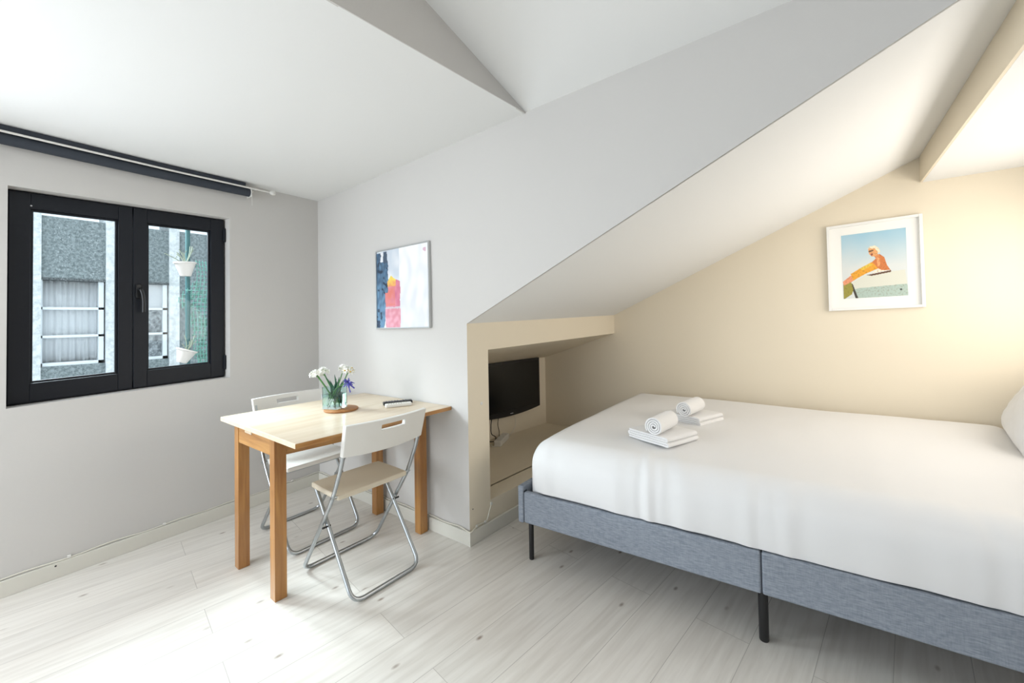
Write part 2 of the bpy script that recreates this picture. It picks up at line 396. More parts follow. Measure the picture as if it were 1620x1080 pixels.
# niche wall: post, header, low front; hole of the niche between
nw = MB()
YI = 1.752
zh = lambda y: 1.045+0.020*(y-YI)       # header underside
ZS = 0.186                             # niche shelf height
def C_(y, z, off=0): return Vector((cx_(y)+off, y, z))
def prismC(y0, y1, z0a, z0b, z1a, z1b, t=0.14):
    nw.hexa([C_(y0, z0a), C_(y1, z0b), C_(y1, z0b, -t), C_(y0, z0a, -t)], [C_(y0, z1a), C_(y1, z1b), C_(y1, z1b, -t), C_(y0, z1a, -t)])
prismC(1.588, YI, -0.05, -0.05, slope_z(cx_(1.588)), slope_z(cx_(YI)))
prismC(YI, YD+0.02, zh(YI), zh(YD), slope_z(cx_(YI)), slope_z(cx_(YD)))
prismC(YI, YD+0.02, -0.05, -0.05, ZS, ZS)
struct(nw.build('wall_niche', M['cream']))
# inside of the niche: shelf, tv wall, low roof
TV0 = Vector((-2.372, 1.74, 0)); TV1 = Vector((-2.190, YD, 0))
def tvx(y): return TV0.x+(y-TV0.y)*(TV1.x-TV0.x)/(TV1.y-TV0.y)
ni = MB()
ni.hexa([(cx_(1.6)-0.13, 1.6, ZS-0.05), (cx_(YD)-0.13, YD, ZS-0.05), (tvx(YD), YD, ZS-0.05), (tvx(1.6), 1.6, ZS-0.05)],
        [(cx_(1.6)-0.13, 1.6, ZS), (cx_(YD)-0.13, YD, ZS), (tvx(YD), YD, ZS), (tvx(1.6), 1.6, ZS)])
struct(ni.build('trim_1', M['cream']))
tw = MB()
tw.hexa([(tvx(1.6), 1.6, 0), (tvx(YD), YD, 0), (tvx(YD)-0.1, YD, 0), (tvx(1.6)-0.1, 1.6, 0)],
        [(tvx(1.6), 1.6, 1.1), (tvx(YD), YD, 1.1), (tvx(YD)-0.1, YD, 1.1), (tvx(1.6)-0.1, 1.6, 1.1)])
tw.hexa([(tvx(1.6)-0.1, 1.61, 0), (cx_(1.6)-0.14, 1.61, 0), (cx_(1.6)-0.14, 1.66, 0), (tvx(1.6)-0.1, 1.66, 0)],
        [(tvx(1.6)-0.1, 1.61, 1.1), (cx_(1.6)-0.14, 1.61, 1.1), (cx_(1.6)-0.14, 1.66, 1.1), (tvx(1.6)-0.1, 1.66, 1.1)])
struct(tw.build('wall_television', M['cream']))
def roof_z(x, y):
    xc = cx_(y); t = (xc-x)/(xc-tvx(y)); return zh(y)+(0.833-zh(YD))*t+ (0.02*t*(YD-y)/1.6)
nr = MB()
rr_ = [(cx_(1.6)-0.004, 1.6), (cx_(YD)-0.004, YD), (tvx(YD), YD), (tvx(1.6), 1.6)]
nr.hexa([(x, y, roof_z(x, y)) for x, y in rr_], [(x, y, roof_z(x, y)+0.03) for x, y in rr_])
struct(nr.build('ceiling_niche', M['cream']))

# wall behind the bed
wd = MB(); wd.box(-2.6, XR+0.05, YD, YD+0.1, -0.05, 2.7)
struct(wd.build('wall_bed', M['cream']))

# sloping ceiling over the bed, beam side and low flat ceiling
XF = 0.49; ZF = 1.985
sl = MB()
q = [(-1.60, 1.5885), (XF, 1.5885), (XF, YD+0.02), (-1.60, YD+0.02)]
sl.hexa([(x, y, slope_z(x)) for x, y in q], [(x, y, slope_z(x)+0.05) for x, y in q])
struct(sl.build('ceiling_slope', M['ceil']))
bf = MB(); bf.box(XF-0.010, XF, 1.589, YD+0.01, ZF, 2.25)
struct(bf.build('trim_2', M['cream']))
lc = MB(); lc.box(XF+0.0005, XR+0.05, 1.589, YD+0.01, ZF, ZF+0.05)
struct(lc.build('ceiling_low', M['ceil']))

# main ceiling (flat part), fascia and the rising part
XE = -1.113
cl = MB(); nx, ny = 8, 24; vs_ = []; fs = []
for top in (0, 1):
    for j in range(ny+1):
        for i in range(nx+1):
            x = -3.25+(XE+3.25)*i/nx; y = YN-0.05+(1.60-YN+0.05)*j/ny
            vs_.append((x, y, ceil_z(x, y)+0.04*top))
K = (nx+1)*(ny+1)
for j in range(ny):
    for i in range(nx):
        a = j*(nx+1)+i; fs.append((a, a+nx+1, a+nx+2, a+1)); fs.append((a+K, a+K+1, a+K+nx+2, a+K+nx+1))
cl.add(vs_, fs); o = struct(cl.build('ceiling', M['ceil'], smooth=True, angle=180))
def p2z(x, y): return 2.214+0.020*(x-XE)+0.262*(1.588-max(y, 0.1))
fa = MB()
ys = [1.6-0.1*i for i in range(40)]; ys = [y for y in ys if y > YN-0.1]+[YN-0.05]
for a, b in zip(ys[:-1], ys[1:]):
    fa.add([(XE, a, min(ceil_z(XE, a), p2z(XE, a))), (XE, b, ceil_z(XE, b)), (XE, b, p2z(XE, b)+0.02), (XE, a, max(p2z(XE, a), ceil_z(XE, a))+0.001)], [(0, 1, 2, 3)])
o = fa.build('trim_3', M['wall']); sm = o.modifiers.new('t', 'SOLIDIFY'); sm.thickness = 0.008; sm.offset = 0; struct(o)
rc = MB()
for a, b in ((1.6, 0.1), (0.1, YN-0.05)):
    c = [(XE, a), (XR+0.05, a), (XR+0.05, b), (XE, b)]
    rc.hexa([(x, y, p2z(x, y)) for x, y in c], [(x, y, p2z(x, y)+0.04) for x, y in c])
struct(rc.build('ceiling_rising', M['ceil']))
# walls behind the camera and at the right, never in view
rw = MB(); rw.box(XR, XR+0.1, YN-0.05, YD+0.1, -0.05, 2.9); struct(rw.build('wall_right', M['wall']))
bw = MB()
bw.box(-3.0, -2.45, YN-0.1, YN, -0.05, 2.9); bw.box(0.05, XR+0.05, YN-0.1, YN, -0.05, 2.9)
bw.box(-2.45, 0.05, YN-0.1, YN, -0.05, 0.45); bw.box(-2.45, 0.05, YN-0.1, YN, 2.25, 2.9)
struct(bw.build('wall_front', M['wall']))

# baseboards
def board(name, pts, h=0.075, t=0.014):
    # pts run along the wall faces, room side on the right of the travel direction
    P_ = [Vector((p[0], p[1], 0)) for p in pts]; mb = MB(); n_ = len(P_)
    outs = []
    for i in range(n_):
        d0 = (P_[i]-P_[max(i-1, 0)]) if i else (P_[1]-P_[0]); d1 = (P_[min(i+1, n_-1)]-P_[i]) if i < n_-1 else d0
        d0 = d0.normalized(); d1 = d1.normalized()
        n0 = Vector((d0.y, -d0.x, 0)); n1 = Vector((d1.y, -d1.x, 0)); nn = (n0+n1)
        nn = nn*(2.0/nn.length_squared) if nn.length > 0.1 else n0
        outs.append(P_[i]+nn*t)
    for i in range(n_-1):
        a, b, c, d = P_[i], P_[i+1], outs[i+1], outs[i]
        z = Vector((0, 0, h)); mb.hexa([d, c, b, a], [d+z, c+z, b+z, a+z])
    return struct(mb.build(name, M['base'], bevel=0.002))
board('baseboard_left', [WA(-2.3, 0)[:2], WA(1.5128, 0)[:2]])
board('baseboard_back', [CB0[:2], (CB1.x, CB1.y)])
# the niche board runs on round the corner
nb_ = board('baseboard_niche', [CC0[:2], (cx_(YD), YD)], h=0.073)
mbj = MB(); mbj.box(-1.5405, -1.5245, 1.5735, 1.588, 0, 0.0745)
struct(mbj.build('baseboard_corner', M['base'], bevel=0.001))

# small marks on the walls
sp = MB(); sp.lathe([(0.0001, 0), (0.009, 0.0005), (0.009, 0.003), (0.006, 0.004), (0.0001, 0.0042)], n=20, axis='X')
tag(sp.build('round_cap', M['white_pl'], smooth=True, loc=(cx_(1.691)+0.0002, 1.691, 0.747)), 'tiny round white cap on the narrow post beside the television niche', 'cap')
for (y, z, r) in ((1.612, 0.185, 0.0035),):
    hp = MB(); hp.lathe([(0.0001, 0), (r, 0.0003), (r, 0.001), (0.0001, 0.0012)], n=14, axis='X')  # dark disc on the post face standing for a small hole
    tag(hp.build('small_hole', M['hole'], smooth=True, loc=(cx_(y)+0.0002, y, z)), 'small dark hole in the post foot above the baseboard corner', 'small_hole')
p = WA(0.165, 0.062)-nA*0.0145
hp = MB(); hp.lathe([(0.0001, 0), (0.004, 0.0003), (0.004, 0.001), (0.0001, 0.0012)], n=14, axis='X')  # dark disc on the baseboard standing for a hole
tag(hp.build('small_hole', M['hole'], smooth=True, loc=p), 'small dark hole in the baseboard under the window', 'small_hole')

# ------------------------------------------------------------------ window_1
win = bpy.data.objects.new('window_1', None); COL.objects.link(win); win.location = WA(0.46, wz(0.85, 0.46), 0.08); struct(win)
invw = Matrix.Translation(-Vector(win.location))
def wframe(mb, s0, s1, z0, z1, r0_, r1_):
    b = [WA(s0, wz(z0, s0), r0_), WA(s1, wz(z0, s1), r0_), WA(s1, wz(z0, s1), r1_), WA(s0, wz(z0, s0), r1_)]
    t = [WA(s0, wz(z1, s0), r0_), WA(s1, wz(z1, s1), r0_), WA(s1, wz(z1, s1), r1_), WA(s0, wz(z1, s0), r1_)]
    mb.hexa([invw @ p for p in b], [invw @ p for p in t])
of = MB()   # outer frame
wframe(of, S0, S1, Z0, Z0+0.045, 0.085, 0.15); wframe(of, S0, S1, Z1-0.045, Z1, 0.085, 0.15)
wframe(of, S0, S0+0.04, Z0, Z1, 0.085, 0.15); wframe(of, S1-0.04, S1, Z0, Z1, 0.085, 0.15)
of.build('window_frame', M['winframe'], win, bevel=0.002)
def sash(s0, s1, g0, g1, zg0=0.946, zg1=1.797, zb=0.857, zt=1.874):
    sb = MB()
    wframe(sb, s0, g0, zb, zt, 0.064, 0.12); wframe(sb, g1, s1, zb, zt, 0.064, 0.12)
    wframe(sb, g0, g1, zb, zg0, 0.064, 0.12); wframe(sb, g0, g1, zg1, zt, 0.064, 0.12)
    o = sb.build('sash', M['winframe'], win, bevel=0.0025)
    bd = MB(); e = 0.010     # glazing bead
    wframe(bd, g0-0.001, g0+e, zg0, zg1, 0.078, 0.095); wframe(bd, g1-e, g1+0.001, zg0, zg1, 0.078, 0.095)
    wframe(bd, g0, g1, zg0-0.001, zg0+e, 0.078, 0.095); wframe(bd, g0, g1, zg1-e, zg1+0.001, 0.078, 0.095)
    bd.build('glazing_bead', M['winframe'], o, bevel=0.002)
    gp = MB(); wframe(gp, g0-0.004, g1+0.004, zg0-0.004, zg1+0.004, 0.098, 0.1)
    pn = gp.build('glass', M['pane'], o); return o
sL = sash(0.020, 0.4585, 0.088, 0.400); sR = sash(0.4625, 0.906, 0.522, 0.832)
hg = MB()
for z in (0.90, 1.73): wframe(hg, 0.899, 0.912, z, z+0.09, 0.050, 0.085)
hg.build('hinge', M['winframe'], win, bevel=0.003)
hd = MB()   # handle
wframe(hd, 0.470, 0.496, 1.36, 1.44, 0.050, 0.064)
hd.build('handle_plate', M['black'], win, bevel=0.005)
lv = MB(); pth = [WA(0.484, 1.425, 0.055), WA(0.484, 1.425, 0.028), WA(0.492, 1.40, 0.022), WA(0.497, 1.35, 0.022), WA(0.497, 1.295, 0.026)]
lv.tube([invw @ q for q in round_path(pth, 0.02)], 0.0085, 12)
lv.build('window_handle', M['black'], win, smooth=True)
wc_ = MB(); q0 = WA(0.089, 1.813, 0.0615)
wc_.lathe([(0.0001, 0), (0.0035, 0), (0.0035, 0.003), (0.0001, 0.0032)], n=14, axis='X', c=invw @ q0)
wc_.build('sash_pin', M['silver'], win, smooth=True)

# ------------------------------------------------------------------ roller blind + curtain rail along the top of the window wall
def zc(s_): p_ = WA(s_, 0); return ceil_z(p_.x, p_.y)
bl = thing('roller_blind', 'rolled up anthracite roller blind with white bead chain above the window', 'blind', WA(-0.6, zc(-0.6)-0.03))
inv = Matrix.Translation(-Vector(bl.location))
rb = MB(); s_a, s_b = -2.2, 1.015
path = [inv @ (WA(s_, zc(s_)-0.060, -0.036)) for s_ in (s_a, -1.2, -0.2, 0.5, s_b)]
rb.tube(path, 0.026, 24)
rb.build('fabric_roll', M['blindfab'], bl, smooth=True)
hb = MB()
def strip(mb, s0, s1, r0_, r1_, dz0, dz1):
    n_ = 8
    for i in range(n_):
        a = s0+(s1-s0)*i/n_; b = s0+(s1-s0)*(i+1)/n_
        mb.hexa([inv @ WA(a, zc(a)-dz0, r0_), inv @ WA(b, zc(b)-dz0, r0_), inv @ WA(b, zc(b)-dz0, r1_), inv @ WA(a, zc(a)-dz0, r1_)],
                [inv @ WA(a, zc(a)-dz1, r0_), inv @ WA(b, zc(b)-dz1, r0_), inv @ WA(b, zc(b)-dz1, r1_), inv @ WA(a, zc(a)-dz1, r1_)])
strip(hb, s_a, 0.985, -0.060, -0.006, 0.031, 0.004)
hb.build('head_rail', M['blindfab'], bl)
eb = MB(); wq = [WA(1.016, zc(1.016)-0.09, 0.0), WA(1.021, zc(1.016)-0.09, 0.0), WA(1.021, zc(1.016)-0.09, -0.066), WA(1.016, zc(1.016)-0.09, -0.066)]
eb.hexa([inv @ p for p in wq], [inv @ (p+Vector((0, 0, 0.06))) for p in wq]); eb.build('end_bracket', M['white_pl'], bl, bevel=0.002)
ch = MB()
for i in range(9): ch.sphere(inv @ WA(1.026, zc(1.02)-0.075-0.0085*i, -0.052), 0.0032, 8, 5)
ch.build('bead_chain', M['white_pl'], bl, smooth=True)
cr_ = thing('curtain_rail', 'thin white curtain rail with knob end in front of the dark blind', 'curtain rail', WA(0.0, zc(0.0)-0.04, -0.07))
inv2 = Matrix.Translation(-Vector(cr_.location)); ra = MB()
ra.tube([inv2 @ WA(s_, zc(s_)-0.036, -0.070) for s_ in (s_a, -1.0, 0.0, 0.6, 1.135)], 0.0055, 12); ra.build('rail', M['white_pl'], cr_, smooth=True)
kn = MB(); c_ = inv2 @ WA(1.148, zc(1.148)-0.037, -0.070); kn.sphere(c_, 0.016, 16, 10, (1.0, 1.3, 1)); kn.build('finial', M['white_pl'], cr_, smooth=True)
for s_ in (1.045, -0.35):
    bk_ = MB(); bk_.tube([inv2 @ WA(s_, zc(s_)-0.036, -0.070), inv2 @ WA(s_, zc(s_)-0.034, -0.02), inv2 @ WA(s_, zc(s_)-0.032, -0.001)], 0.0055, 10)
    bk_.lathe([(0.0001, 0), (0.013, 0), (0.013, 0.004), (0.0001, 0.004)], c=inv2 @ WA(s_, zc(s_)-0.032, -0.003), n=16, axis='X')
    bk_.build('rail_bracket', M['white_pl'], cr_, smooth=True)

# ------------------------------------------------------------------ white cord along the baseboards
cc = thing('extension_cord', 'thin white cord clipped along the top of the baseboards', 'cord', WA(0.3, 0.08))
inv3 = Matrix.Translation(-Vector(cc.location)); path = []
for i in range(60):
    s_ = -2.0+i*(3.49/59); path.append(WA(s_, 0.082+0.003*math.sin(i*1.3), -0.006-0.002*math.sin(i*.9)))
path.append(WA(1.500, 0.083, -0.012))
for i in range(1, 24):
    t = i/24; p = CB0+dB*(1.535*t)-nB*0.008; path.append(p+Vector((0, 0, 0.083+0.003*math.sin(i*1.7))))
path += [Vector((-1.536, 1.572, 0.080)), Vector((-1.518, 1.578, 0.080)), Vector((cx_(1.62)+0.008, 1.62, 0.083)), Vector((cx_(1.66)+0.007, 1.66, 0.088)), Vector((cx_(1.705)+0.006, 1.705, 0.082)),
         Vector((cx_(1.722)+0.006, 1.722, 0.10)), Vector((cx_(1.738)+0.005, 1.738, 0.135)), Vector((cx_(1.75)+0.004, 1.752, 0.158)), Vector((cx_(1.75)+0.003, 1.748, 0.176))]
cb = MB(); cb.tube([inv3 @ p for p in spline(path, 3)], 0.0032, 8); cb.build('cable', M['cable_w'], cc, smooth=True)
def clip(c, ax):
    mb = MB(); c = inv3 @ Vector(c); mb.box(-0.004, 0.004, -0.007, 0.007, -0.006, 0.007, Matrix.Translation(c)); mb.build('cable_clip', M['white_pl'], cc, bevel=0.0015)
for s_ in (0.21, 0.58, 0.95, 1.3): clip(WA(s_, 0.084, -0.007), 0)
for p in ((-1.90, 1.568, 0.083), (cx_(1.63)+0.006, 1.635, 0.085), (cx_(1.70)+0.006, 1.700, 0.083), (cx_(1.752)+0.006, 1.752, 0.166)): clip(p, 1)

# ------------------------------------------------------------------ picture colour grids
def pip(x, y, poly):
    c = False; j = len(poly)-1
    for i in range(len(poly)):
        xi, yi = poly[i]; xj, yj = poly[j]
        if (yi > y) != (yj > y) and x < (xj-xi)*(y-yi)/(yj-yi)+xi: c = not c
        j = i
    return c
def paint(name, corner, nu, nv, fn, mat, parent):
    # corner(u, v) -> position; u right, v down
    vs_ = [corner(i/nu, j/nv) for j in range(nv+1) for i in range(nu+1)]
    fs = [(j*(nu+1)+i, (j+1)*(nu+1)+i, (j+1)*(nu+1)+i+1, j*(nu+1)+i+1) for j in range(nv) for i in range(nu)]
    me = bpy.data.meshes.new(name); me.from_pydata(vs_, [], fs); me.update()
    at = me.color_attributes.new('Col', 'FLOAT_COLOR', 'POINT')
    for j in range(nv+1):
        for i in range(nu+1): at.data[j*(nu+1)+i].color = srgb(*fn(i/nu, j/nv))
    o = bpy.data.objects.new(name, me); COL.objects.link(o); me.materials.append(mat); o.parent = parent
    return o
def mixc(a, b, t): t = max(0, min(1, t)); return tuple(x*(1-t)+y*t for x, y in zip(a, b))
def nz(u, v, s, o=0): return noise.noise(Vector((u*s, v*s, o)))

# abstract print on the partition wall
pb = thing('framed_picture', 'abstract print with blue and pink brush strokes in a thin silver frame', 'picture', CB0+dB*1.005-nB*0.011+Vector((0, 0, 1.43)))
invb = Matrix.Translation(-Vector(pb.location))
T0, T1 = 0.752, 1.262
def PB(t, z, r): return invb @ (CB0+dB*t-nB*r+Vector((0, 0, z+0.014*(t-1.0))))
zb0, zb1 = 1.172, 1.684
def bar(mb, t0, t1, z0, z1, r0_, r1_):
    mb.hexa([PB(t0, z0, r1_), PB(t1, z0, r1_), PB(t1, z0, r0_), PB(t0, z0, r0_)], [PB(t0, z1, r1_), PB(t1, z1, r1_), PB(t1, z1, r0_), PB(t0, z1, r0_)])
f_ = MB(); e = 0.008
bar(f_, T0, T0+e, zb0, zb1, 0.001, 0.022); bar(f_, T1-e, T1, zb0, zb1, 0.001, 0.022); bar(f_, T0+e, T1-e, zb0, zb0+e, 0.001, 0.022); bar(f_, T0+e, T1-e, zb1-e, zb1, 0.001, 0.022)
f_.build('frame', M['silverframe'], pb, bevel=0.001)
g_ = MB(); bar(g_, T0+e, T1-e, zb0+e, zb1-e, 0.002, 0.014); g_.build('backing', M['mat'], pb)
def abstract(u, v):
    w1 = nz(u, v, 9)*0.03+nz(u, v, 30)*0.012; w2 = nz(u, v, 7, 5)*0.03
    c = (236, 237, 240)
    if u > 0.46: c = mixc((244, 244, 245), (226, 228, 236), 0.5+nz(u*2, v, 5, 2)+(v-.55))
    else: c = mixc((206, 214, 224), (238, 238, 240), v*1.2+nz(u, v, 6))
    if (u-0.93)**2+((v-0.075)*1.3)**2 < 0.0009+nz(u, v, 30, 8)*0.001: c = (220, 184, 200)
    # blue field
    edge = 0.235 if v < 0.5 else 0.235-(v-0.5)*0.16
    if v < 0.30: edge = 0.215+v*0.08
    if u+w1 < edge and v > 0.02:
        c = mixc((66, 92, 118), (106, 146, 178), v*1.1+nz(u*1.5, v, 14, 3)*0.9)
        if nz(u, v, 17, 9) > 0.33: c = (38, 56, 78)
        if v < 0.14 and 0.09 < u+w1 < 0.125: c = (232, 234, 238)
        if v > 0.9 and nz(u, v, 15, 1) > 0.1: c = (48, 66, 92)
    if 0.125 < u+w1 < 0.215 and 0.01 < v < 0.16: c = (70, 86, 106)
    # pink field
    L = 0.24+w2 if v < 0.55 else 0.185+w2
    top = 0.33+(u-0.30)*0.55 if u > 0.30 else 0.33+(0.30-u)*1.2
    if L < u < 0.475+w1*.4 and v > top+w2:
        c = mixc((226, 142, 160), (206, 112, 142), (u-0.3)*5+nz(u, v, 12, 4)*0.8)
        if u < 0.37 and v < 0.72: c = mixc(c, (226, 130, 118), 0.7+nz(u, v, 10))
        if v > 0.74: c = mixc((232, 172, 188), (222, 146, 160), 0.5+nz(u, v, 16, 2)*1.6)
        if v < 0.47 and u < 0.385: c = mixc((244, 218, 96), (236, 160, 104), (v-0.35)*7+nz(u, v, 20)*.6)
        if abs(v-0.74+w1) < 0.012: c = (214, 196, 206)
    return c
paint('print', lambda u, v: PB(T0+e+(T1-T0-2*e)*u, zb1-e-(zb1-zb0-2*e)*v, 0.0145), 130, 130, abstract, attr_mat('abstract_print'), pb)

# framed photograph over the bed
pd = thing('framed_picture', 'photograph of a sunbather in a yellow swimsuit in a wide white frame above the bed', 'picture', (0.26, YD-0.002, 1.52))
P0, P1, q0_, q1_ = 0.036, 0.482, 1.234, 1.784
def PD(x, z, r): return Vector((x-0.26, -r+0.0, z-1.52+0.030*(x-0.036)))
def barD(mb, x0, x1, z0, z1, r0_, r1_):
    mb.hexa([PD(x0, z0, r1_), PD(x1, z0, r1_), PD(x1, z0, r0_), PD(x0, z0, r0_)], [PD(x0, z1, r1_), PD(x1, z1, r1_), PD(x1, z1, r0_), PD(x0, z1, r0_)])
f_ = MB(); e = 0.016
barD(f_, P0, P0+e, q0_, q1_, 0, 0.024); barD(f_, P1-e, P1, q0_, q1_, 0, 0.024); barD(f_, P0+e, P1-e, q0_, q0_+e, 0, 0.024); barD(f_, P0+e, P1-e, q1_-e, q1_, 0, 0.024)
f_.build('frame', M['pageframe'], pd, bevel=0.0015)
px0, px1, pz0, pz1 = 0.110, 0.411, 1.308, 1.716
m_ = MB(); barD(m_, P0+e, P1-e, q0_+e, q1_-e, 0, 0.008); m_.build('passepartout', M['mat'], pd)
# polygons given in a 0..1 frame of the print
def cu(x, y):      # from measured crop coordinates to the print's own frame
    tl, tr, br_, bl_ = (230, 303), (808, 222), (845, 830), (255, 875)
    u, v = 0.5, 0.5
    for _ in range(12):
        X = (tl[0]*(1-u)+tr[0]*u)*(1-v)+(bl_[0]*(1-u)+br_[0]*u)*v; Y = (tl[1]*(1-u)+tr[1]*u)*(1-v)+(bl_[1]*(1-u)+br_[1]*u)*v
        u += (x-X)/585; v += (y-Y)/585
    return (u, v)
SH = [
 ([(320, 735), (470, 655), (700, 615), (812, 600), (834, 725), (400, 775), (345, 790)], (214, 214, 200)),
 ([(400, 775), (834, 725), (848, 835), (390, 870), (350, 790)], (172, 190, 180)),
 ([(325, 735), (345, 735), (400, 865), (375, 868)], (58, 54, 46)),
 ([(255, 728), (330, 716), (352, 790), (340, 830), (262, 880)], (150, 142, 56)),
 ([(250, 720), (335, 655), (380, 690), (340, 716), (262, 755)], (228, 150, 110)),
 ([(325, 648), (440, 578), (520, 536), (560, 560), (585, 590), (470, 640), (350, 706)], (228, 160, 44)),
 ([(400, 600), (500, 548), (530, 560), (440, 610)], (226, 190, 70)),
 ([(470, 655), (690, 606), (694, 622), (520, 660)], (96, 66, 46)),
 ([(575, 600), (600, 585), (690, 600), (600, 622), (520, 640)], (240, 226, 206)),
 ([(520, 536), (560, 500), (585, 460), (630, 490), (655, 560), (688, 605), (610, 608), (575, 590), (548, 560)], (206, 120, 62)),
 ([(560, 500), (585, 490), (596, 560), (575, 580)], (232, 160, 104)),
 ([(530, 470), (566, 455), (590, 480), (560, 510)], (216, 140, 86)),
 ([(484, 418), (540, 402), (578, 430), (566, 474), (520, 488), (492, 462)], (226, 164, 106)),
 ([(478, 416), (500, 396), (545, 386), (580, 410), (596, 450), (578, 452), (545, 412), (500, 414)], (238, 226, 196)),
 ([(488, 436), (530, 424), (534, 434), (494, 448)], (92, 66, 48)),
 ([(504, 462), (528, 456), (530, 470), (514, 480)], (150, 76, 60)),
 ([(770, 775), (784, 766), (796, 778), (782, 790)], (60, 66, 62)),
]
SH = [([cu(*p_) for p_ in pl], c) for pl, c in SH]
def photo(u, v):
    c = mixc((158, 196, 214), (212, 216, 214), v*1.9+nz(u, v, 4)*0.12)
    for pl, col_ in SH:
        if pip(u, v, pl): c = mixc(col_, (90, 60, 30), max(0, nz(u, v, 40))*0.35) if col_ != (214, 214, 200) else col_
    return c
paint('print', lambda u, v: PD(px0+(px1-px0)*u, pz1-(pz1-pz0)*v, 0.0088), 150, 190, photo, attr_mat('photo_print'), pd)

# ------------------------------------------------------------------ table
tb = thing('dining_table', 'small extending table with pale birch top and honey oak legs against the wall', 'table', (-2.08, 1.15, 0))
def TL(x, y, z): return Vector((x+2.08, y-1.15, z))
tt = MB()
c4 = [(-2.500, 0.732), (-1.678, 0.742), (-1.662, 1.580), (-2.478, 1.548)]
tt.hexa([TL(x, y, 0.715) for x, y in c4], [TL(x, y, 0.736) for x, y in c4]); tt.build('tabletop', M['top'], tb, bevel=0.0015)
eg = MB()   # darker veneer edge facing the bed
eg.hexa([TL(-1.6785, 0.7435, 0.716), TL(-1.6768, 0.7435, 0.716), TL(-1.6605, 1.578, 0.716), TL(-1.6625, 1.578, 0.716)],
        [TL(-1.6785, 0.7435, 0.7345), TL(-1.6768, 0.7435, 0.7345), TL(-1.6605, 1.578, 0.7345), TL(-1.6625, 1.578, 0.7345)])
eo = eg.build('edge_band', M['apron'], tb); eo['label'] = 'orange veneer edge'
LEG = [(-2.372, 0.754), (-1.972, 0.762), (-2.300, 1.486), (-1.893, 1.500)]
LS = 0.050
for (x, y) in LEG:
    lg = MB(); lg.hexa([TL(x, y, 0), TL(x+LS, y, 0), TL(x+LS+.002, y+LS, 0), TL(x+.002, y+LS, 0)], [TL(x, y, 0.702), TL(x+LS, y, 0.702), TL(x+LS+.002, y+LS, 0.702), TL(x+.002, y+LS, 0.702)])
    lg.build('leg', M['leg'], tb, bevel=0.002)
def apron(a, b, off0, off1, z0, z1, mat=M['apron'], name='apron'):
    a = Vector((a[0], a[1], 0)); b = Vector((b[0], b[1], 0)); d = (b-a).normalized(); n_ = Vector((-d.y, d.x, 0))
    pts = [a+n_*off0, b+n_*off0, b+n_*off1, a+n_*off1]; mb = MB()
    mb.hexa([TL(p.x, p.y, z0) for p in pts], [TL(p.x, p.y, z1) for p in pts]); return mb.build(name, mat, tb, bevel=0.001)
apron((LEG[0][0]+LS, LEG[0][1]), (LEG[1][0], LEG[1][1]), 0.003, 0.021, 0.628, 0.702)
apron((LEG[2][0]+LS, LEG[2][1]+LS), (LEG[3][0], LEG[3][1]+LS), -0.021, -0.003, 0.628, 0.702)
apron((LEG[1][0]+LS, LEG[1][1]+LS), (LEG[3][0]+LS, LEG[3][1]), 0.003, 0.021, 0.628, 0.702)
apron((LEG[0][0], LEG[0][1]+LS), (LEG[2][0], LEG[2][1]), -0.021, -0.003, 0.628, 0.702)
# extension runners poking out below the top
for (x0, x1, y) in ((-2.245, -2.165, 0.757), (-1.91, -1.78, 0.93), (-1.86, -1.74, 1.40)):
    mb = MB(); mb.hexa([TL(x0, y, 0.690), TL(x1, y, 0.690), TL(x1, y+0.03, 0.690), TL(x0, y+0.03, 0.690)], [TL(x0, y, 0.7148), TL(x1, y, 0.7148), TL(x1, y+0.03, 0.7148), TL(x0, y+0.03, 0.7148)])
    mb.build('runner', M['top'], tb, bevel=0.001)

